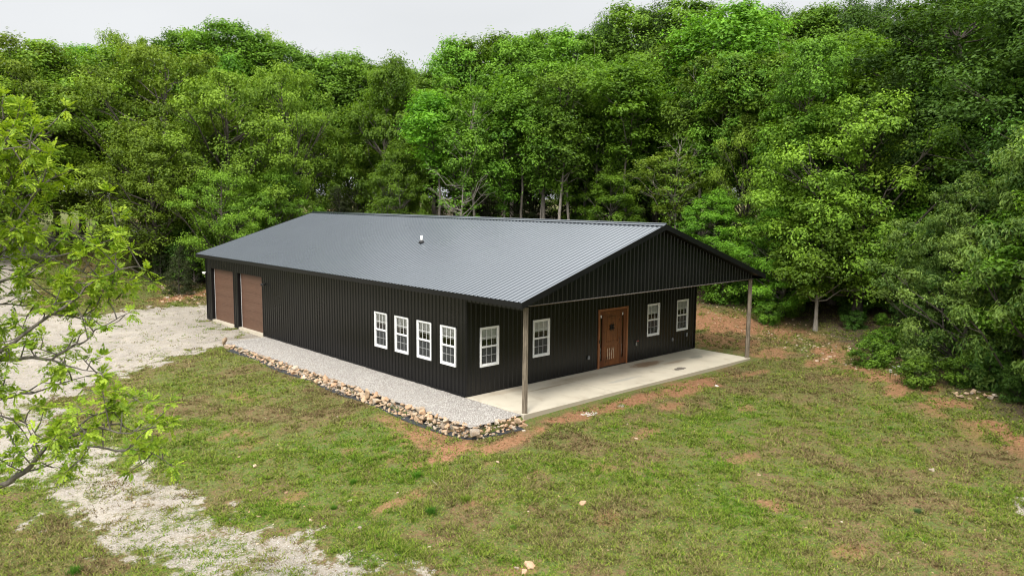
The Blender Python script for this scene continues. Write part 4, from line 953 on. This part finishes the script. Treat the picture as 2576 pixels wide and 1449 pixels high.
# ------------------------------------------------------------------ young tree reaching in from the left, about 11 m away
def near_tree():
    r = np.random.default_rng(77)
    def P3(u, v, d):
        q = _F+_R2*(u-1288)/FPX-_U2*(v-724.5)/FPX; return np.array(CAM)+q/np.hypot(q[0],q[1])*d
    D = 11.0; B = []
    root = P3(-330,1500,D); bx, by = root[0]-.1, root[1]
    zg = H1(bx, by)
    tk = [np.array([bx,by,zg-.1]), np.array([bx+.03,by+.02,zg+1.5]), np.array([bx,by+.05,zg+3.2]), np.array([bx-.05,by,zg+5]), np.array([bx+.05,by,zg+7]), np.array([bx+.1,by,zg+9])]
    paths = [(tk,[.16,.13,.11,.085,.05,.015])]
    def tkp(z): 
        zz = [p[2] for p in tk]; return np.array([np.interp(z,zz,[p[0] for p in tk]),np.interp(z,zz,[p[1] for p in tk]),z])
    BR = [ # (thickness, list of (u,v,d)), leafy from index
     (.050,[(0,1222,10.8),(60,1188,10.7),(112,1128,10.6),(165,1102,10.5),(232,1072,10.4),(300,1066,10.4),(345,1085,10.3)],True,1300),
     (.026,[(112,1128,10.6),(200,1122,10.5),(270,1128,10.4),(330,1130,10.3),(390,1142,10.2),(432,1172,10.2)],True,None),
     (.020,[(165,1102,10.5),(225,1050,10.4),(290,1030,10.5),(330,1010,10.6),(375,1012,10.6)],True,None),
     (.018,[(60,1188,10.7),(118,1172,10.8),(170,1185,10.9)],True,None),
     (.018,[(232,1072,10.4),(330,1090,10.2),(400,1060,10.1)],True,None),
     (.036,[(0,905,11.2),(62,900,11.1),(130,905,11.0),(180,872,10.9),(212,860,10.8),(250,825,10.8),(330,785,10.7)],True,1050),
     (.020,[(130,905,11.0),(190,925,10.9),(262,940,10.9)],True,None),
     (.036,[(0,885,11.0),(50,848,10.9),(130,790,10.8),(200,745,10.8),(242,700,10.7),(330,672,10.6),(368,680,10.6)],True,980),
     (.018,[(130,790,10.8),(200,800,10.9),(262,770,11.0),(320,740,11)],True,None),
     (.026,[(0,710,11.2),(62,690,11.2),(122,645,11.1),(190,640,11.1),(285,600,11.0),(300,585,11)],True,850),
     (.016,[(122,645,11.1),(220,690,11.1),(290,700,11.1)],True,None),
     (.024,[(0,1000,11.4),(80,990,11.3),(160,962,11.2),(252,938,11.1)],True,1120),
     (.020,[(0,1045,11.2),(60,1062,11.2),(105,1100,11.1),(150,1120,11.1)],True,1130),
     (.030,[(0,620,11.2),(42,560,11.2),(95,480,11.2),(142,440,11.2)],True,760),
     (.026,[(0,500,11.3),(50,405,11.3),(95,340,11.3)],True,680),
     (.022,[(0,420,11.3),(28,330,11.4),(40,300,11.4)],True,600),
     (.022,[(0,560,11.6),(70,545,11.6),(130,560,11.6)],True,700),
     (.022,[(0,455,11.6),(60,470,11.6),(125,480,11.6)],True,640),
     (.020,[(-30,760,11.6),(60,770,11.6),(150,755,11.5),(230,720,11.4)],True,900),
     (.020,[(-20,650,11.6),(60,610,11.6),(140,600,11.5)],True,800),
     (.020,[(-40,350,11.4),(0,310,11.4),(20,290,11.4)],True,500),
     (.022,[(-30,380,11.0),(50,370,11.0),(120,385,11.0)],True,560),
    ]
    T = []     # clusters: position, direction
    for th, pl, leafy, rootv in BR:
        pts = [P3(*q) for q in pl]
        if rootv is not None:
            a = P3(-330, rootv, D); a0 = tkp(min(max(a[2]-.1, zg+1), zg+8.5)); mid = (a0+pts[0])/2+np.array([0,0,-.05]); pts = [a0, mid]+pts
        pts = np.array(pts)
        # refine with jitter
        Q = [pts[0]]
        for i in range(len(pts)-1):
            for k in (1/3,2/3,1): Q.append(pts[i]*(1-k)+pts[i+1]*k+(r.normal(0,.012,3) if k < 1 else 0))
        Q = np.array(Q); rad = .72*th*np.linspace(1.25 if rootv else 1,.16,len(Q)); paths.append((Q, rad))
        Ls = np.r_[0,np.cumsum(np.linalg.norm(np.diff(Q,axis=0),axis=1))]; s = .22 if rootv is None else .9
        T.append((Q[-1], unit(Q[-1]-Q[-2])))
        while s < Ls[-1]:
            p = np.array([np.interp(s,Ls,Q[:,j]) for j in range(3)])
            dirn = unit(r.normal(0,1,3)+np.array([0,0,.45])); ln = r.uniform(.12,.50)
            e = p+dirn*ln+np.array([0,0,.04]); paths.append(([p,(p+e)/2+r.normal(0,.02,3),e],[.010,.007,.004]))
            T.append((e, dirn))
            if ln > .3: 
                e2 = (p+e)/2+unit(r.normal(0,1,3))*.16; paths.append(([(p+e)/2,e2],[.006,.003])); T.append((e2,unit(e2-p)))
            s += r.uniform(.08,.17)*(.8 if p[2] > CAM[2]-1.3 else 1.3)
    # extra crown outside the frame so that the tree is whole
    for i in range(170):
        z = zg+r.uniform(2.2,9.3); c = tkp(min(z,zg+8.8)); a = r.uniform(1.75,5.9); q = r.uniform(.5,2.6)*(1-max(0,(z-zg-6)/5))
        az = YAW+math.pi/2; 
        p = c+np.array([math.cos(a+ -az)*q, math.sin(a+ -az)*q, 0]); p[2] = z
        dcam = p-np.array(CAM); uu = 1288+FPX*(dcam@_R2)/(dcam@_F)
        if uu > -30: continue
        paths.append(([c-[0,0,.4],(c+p)/2,p],[.02,.014,.005])); T.append((p,unit(p-c)))
    LV = []; VV = []; 
    for p, dn in T:
        for k in range(r.integers(9,15)):
            out = unit(dn*.5+r.normal(0,.8,3)+np.array([0,0,.25])); Lr = r.uniform(.09,.18); droop = r.uniform(.25,.8)
            side = unit(np.cross(out, [0,0,1.])+r.normal(0,.2,3)); tone = r.normal(.45,.27)
            npair = 4
            for j in range(npair+1):
                s_ = (.35+.65*j/npair)*Lr; c = p+out*s_+np.array([0,0,-droop*s_*s_*2.2]); tg = unit(out+np.array([0,0,-droop*s_*4.4]))
                for sg in ((-1,1) if j < npair else (0,)):
                    ld = unit(side*sg+tg*.7) if sg else tg; lw = r.uniform(.034,.060)*(1 if j else .8)
                    nn = unit(np.cross(ld, tg if sg else side)+r.normal(0,.15,3)); nn = nn if nn[2] > 0 else -nn; w = unit(np.cross(nn, ld))*lw*.28
                    ld = unit(ld+np.array([0,0,-.25]))
                    VV += [c, c+ld*lw*.45+w-nn*.004, c+ld*lw, c+ld*lw*.45-w-nn*.004]; LV.append(tone+r.normal(0,.12))
    VV = np.array(VV); F_ = np.arange(len(VV)).reshape(-1,4)
    e = empty('young_tree', (bx,by,zg)); tag(e, 'young yellow-green tree with feathery leaves reaching in from the left edge', 'tree')
    off = np.array([bx,by,zg])
    mbt = tubes([(np.array(a)-off, b_) for a, b_ in paths], 7); mbt.build('trunk', MT['bark_mid'], e, True)
    o = bpy.data.objects.new('crown', np_mesh('crown', VV-off, F_, MT['leaf_near'], {'v': ('FACE', np.clip(np.array(LV),0,1))})); link(o, e)
    print('near leaflets', len(F_))
near_tree()

# ------------------------------------------------------------------ small things on the lawn
def ghit(u, v):
    d = pixel_ray(u, v); t = np.arange(8, 120, .04)
    x = CAM[0]+d[0]*t; y = CAM[1]+d[1]*t; z = CAM[2]+d[2]*t; b_ = np.nonzero(z < height(x,y))[0]; i = b_[0]
    return float(x[i]), float(y[i]), float(z[i])
LAWN = [(1333,1424,.17,'largest of the three pale stones at the bottom centre of the lawn'),(1318,1440,.13,'lower pale stone of the three at the bottom centre'),(1300,1432,.10,'grey stone, left one of the three at the bottom centre'),
 (1465,1268,.15,'flat orange stone lying alone in the lawn below the near porch post'),(2344,1184,.14,'pale stone alone in the right part of the lawn'),(640,1175,.13,'orange stone in the lawn beside the tip of the young tree'),
 (632,1235,.09,'small orange stone just below the stone beside the young tree tip'),(600,1150,.09,'small pale stone left of the orange stone in the lawn'),(700,1120,.07,'small stone in the lawn halfway to the stone border'),
 (1080,1378,.09,'small pink stone near the bottom left of centre'),(1252,1165,.10,'buff stone in the lawn below the corner of the stone border'),(650,1300,.10,'flat tan stone at the edge of the weedy track'),(780,1310,.10,'tan stone left of the grass tufts in the lower lawn'),
 (880,1262,.11,'orange half-buried stone in the bare patch of the lower lawn'),(1600,1106,.09,'small buff stone in the grass right of the near post'),(1910,1196,.08,'small stone in the middle of the right lawn'),
 (2148,1000,.08,'whitish pebble near the woodland edge at right'),(2080,905,.13,'pale boulder under the trees beyond the far porch post'),(2008,846,.13,'light stone on the bank right of the far porch post'),
 (1802,972,.10,'white stone in the red dirt in front of the porch'),(340,1265,.10,'dark brown clod lying on the weedy track'),(1000,1240,.06,'grey pebble in the centre of the lawn'),(720,1240,.08,'cream stone in the lawn above the weedy track'),
 (1450,1150,.05,'tiny pale stone below the near porch post'),(1318,1085,.11,'flat tan stone in the dirt beside the end of the stone border'),(905,1330,.09,'tan stone beside the lower lawn tufts'),(560,1130,.07,'orange pebble near the feathery branches'),
 (1240,1395,.08,'buff stone above the three pale stones at the bottom'),(1530,1385,.07,'grey stone right of the three pale stones at the bottom')]
for u,v,s,lab in LAWN:
    x,y,z = ghit(u,v); stone(x,y,z+s*.18,s,lab)
for i in range(16):
    q = i/15; u = 2400+q*100+rs.uniform(-6,6); v = 985+q*10+rs.uniform(-10,10); x,y,z = ghit(u,v+6)
    stone(x,y,z+rs.uniform(.0,.10),rs.uniform(.08,.15),'tan stone in the heap under the hickory at the right woodland edge','stones of the woodland heap')
def rubble(name, pts, label, cat, mk='stone'):
    """uncountable broken stone lying about: one object"""
    r = np.random.default_rng(len(pts)); VV = []; FF = []; nb = 0
    for x,y,z,s in pts:
        me = SM[r.integers(len(SM))]; v = np.array([q.co for q in me.vertices])*s*r.uniform(.8,1.2,3); a = r.uniform(0,6.28); c_, s_ = math.cos(a), math.sin(a)
        v = np.c_[v[:,0]*c_-v[:,1]*s_, v[:,0]*s_+v[:,1]*c_, v[:,2]]+[x,y,z]; VV += [tuple(q) for q in v]; FF += [tuple(nb+k for k in p.vertices) for p in me.polygons]; nb = len(VV)
    me = bpy.data.meshes.new(name); me.from_pydata(VV, [], FF); me.materials.append(MT[mk]); o = bpy.data.objects.new(name, me); link(o); tag(o, label, cat, kind='stuff')
pts = []
for i in range(420):
    u = rs.uniform(200,2560); v = rs.uniform(930,1445); x,y,z = ghit(u,v)
    if pdist(np.array([x]),np.array([y]),PAD)[0] < .6 or x > 18: continue
    pts.append((x,y,z,rs.uniform(.018,.055)))
rubble('stone_chips', pts, 'small pale stone chips strewn through the patchy lawn', 'stone chips')
pts = []
for i in range(320):
    u = rs.uniform(1765,2330); v = 760+(u-1765)*.40+rs.uniform(-55,40); x,y,z = ghit(u,v)
    if x < 15.2: continue
    pts.append((x,y,z+.01,rs.uniform(.03,.11)))
for i in range(110):
    u = rs.uniform(405,516); v = rs.uniform(715,765); x,y,z = ghit(u,v); pts.append((x,y,z+.01,rs.uniform(.04,.17)))
rubble('rubble', pts, 'orange and grey rubble on the eroded dirt banks beyond the building', 'rubble')
rubble('small_stones', FILL, 'small broken tan stones wedged between the bigger ones of the border', 'stones')
MT['white_stone'] = plain('white_pebble', (.66,.62,.58), .9, .15, 9)
x,y,z = ghit(1482,1041); pts = []
for i in range(60):
    a = rs.uniform(0,6.28); q = rs.uniform(0,1)**.6*.26; pts.append((x+math.cos(a)*q*1.3,y+math.sin(a)*q,z+.01,rs.uniform(.02,.045)))
rubble('pebble_pile', pts, 'small pile of white pebbles in the grass beside the porch slab', 'pebbles', 'white_stone')
# grass tufts that stand out
def tuft(u, v, s, lab, tone):
    x,y,z = ghit(u,v); r = np.random.default_rng(int(u)); n = 260
    a = r.uniform(0,6.28,n); L = s*r.uniform(.6,1.2,n); ln = r.uniform(.15,.9,n); o0 = r.normal(0,s*.28,(n,2)); w = .006+.003*r.uniform(0,1,n)
    dx, dy = np.cos(a), np.sin(a)
    P0 = np.stack([o0[:,0]-dy*w,o0[:,1]+dx*w,np.zeros(n)-.01],1); P1 = np.stack([o0[:,0]+dy*w,o0[:,1]-dx*w,np.zeros(n)-.01],1); P2 = np.stack([o0[:,0]+dx*L*ln,o0[:,1]+dy*L*ln,L*.8],1)
    col = np.array(tone)[None]*r.uniform(.6,1.35,(n,1))
    o = bpy.data.objects.new('grass_tuft', np_mesh('grass_tuft', np.stack([P0,P1,P2],1).reshape(-1,3), np.arange(n*3).reshape(-1,3), MT['grass'], {'col': ('FACE', col)})); o.location = (x,y,z); link(o)
    tag(o, lab, 'grass tuft')
tuft(1050,1200,.20,'large vivid green tuft in the middle of the lawn below the border corner',(.085,.205,.02)); tuft(1085,1290,.20,'dark green round tuft below the large vivid one',(.07,.17,.02))
tuft(1172,1260,.18,'yellowish-green tuft right of the dark round tuft',(.16,.23,.03)); tuft(190,1440,.2,'dark green tuft at the bottom left edge',(.08,.19,.02)); tuft(1290,1330,.12,'low bright tuft above the three pale stones',(.13,.23,.03))
tuft(890,1215,.14,'green tuft left of the large vivid one',(.09,.2,.02)); tuft(840,1280,.13,'green tuft at the top of the bare lower patch',(.1,.21,.025)); tuft(2240,1080,.13,'bright tall tuft in the right part of the lawn',(.13,.25,.03)); tuft(2310,1290,.14,'grey-green tuft near the bottom right',(.1,.17,.06))
# daisies
MT['petal'] = plain('white_petal', (.82,.82,.80), .6, .02)
for i in range(9):
    u = 2222+rs.uniform(0,46); v = 935+rs.uniform(0,22); x,y,z = ghit(u,v+8); hh = rs.uniform(.25,.45)
    mb = MB(); mb.tube([(0,0,0),(.01,0,hh)],[.006,.005],5); e = mb.build('daisy', MT['leaf_dark']); e.location = (x,y,z); tag(e,'white daisy flower on a thin stem beside the shrub at the lawn edge','flower','daisies at the lawn edge')
    mb = MB()
    for k in range(10):
        a = k*.628; mb.add([(.01,0,hh),(.01+math.cos(a-.2)*.05,math.sin(a-.2)*.05,hh+.012),(.01+math.cos(a)*.065,math.sin(a)*.065,hh+.01),(.01+math.cos(a+.2)*.05,math.sin(a+.2)*.05,hh+.012)],[(0,1,2,3)])
    mb.build('petal', MT['petal'], e)
# dead fence post by the far driveway and a dead branch on the lawn
x,y,z = ghit(178,606); mb = MB(); mb.tube([(0,0,-.1),(0,0,1.6)],[.09,.08],8); o = mb.build('gate_post', MT['bark']); o.location = (x,y,z); tag(o,'dark post beside the far driveway in front of the huge old oak','post')
mb = MB(); mb.tube([(0,0,0),(0,0,.16)],[.13,.02],8); mb.build('post_cap', MT['black'], o).location = (0,0,1.55)
x,y,z = ghit(1098,1222); mb = MB(); mb.tube([(-.05,-.25,.02),(0,0,.05),(.03,.28,.10)],[.012,.010,.004],5); o = mb.build('dry_stick', MT['bark_pale']); o.location = (x,y,z); tag(o,'thin pale dead stick lying on the grass in the middle of the lawn','stick')
for o in list(COL.objects):
    if 'bright white stone' in o.get('label','') or 'white stone in the red' in o.get('label',''):
        o.data = o.data.copy(); o.data.materials[0] = MT['white_stone']
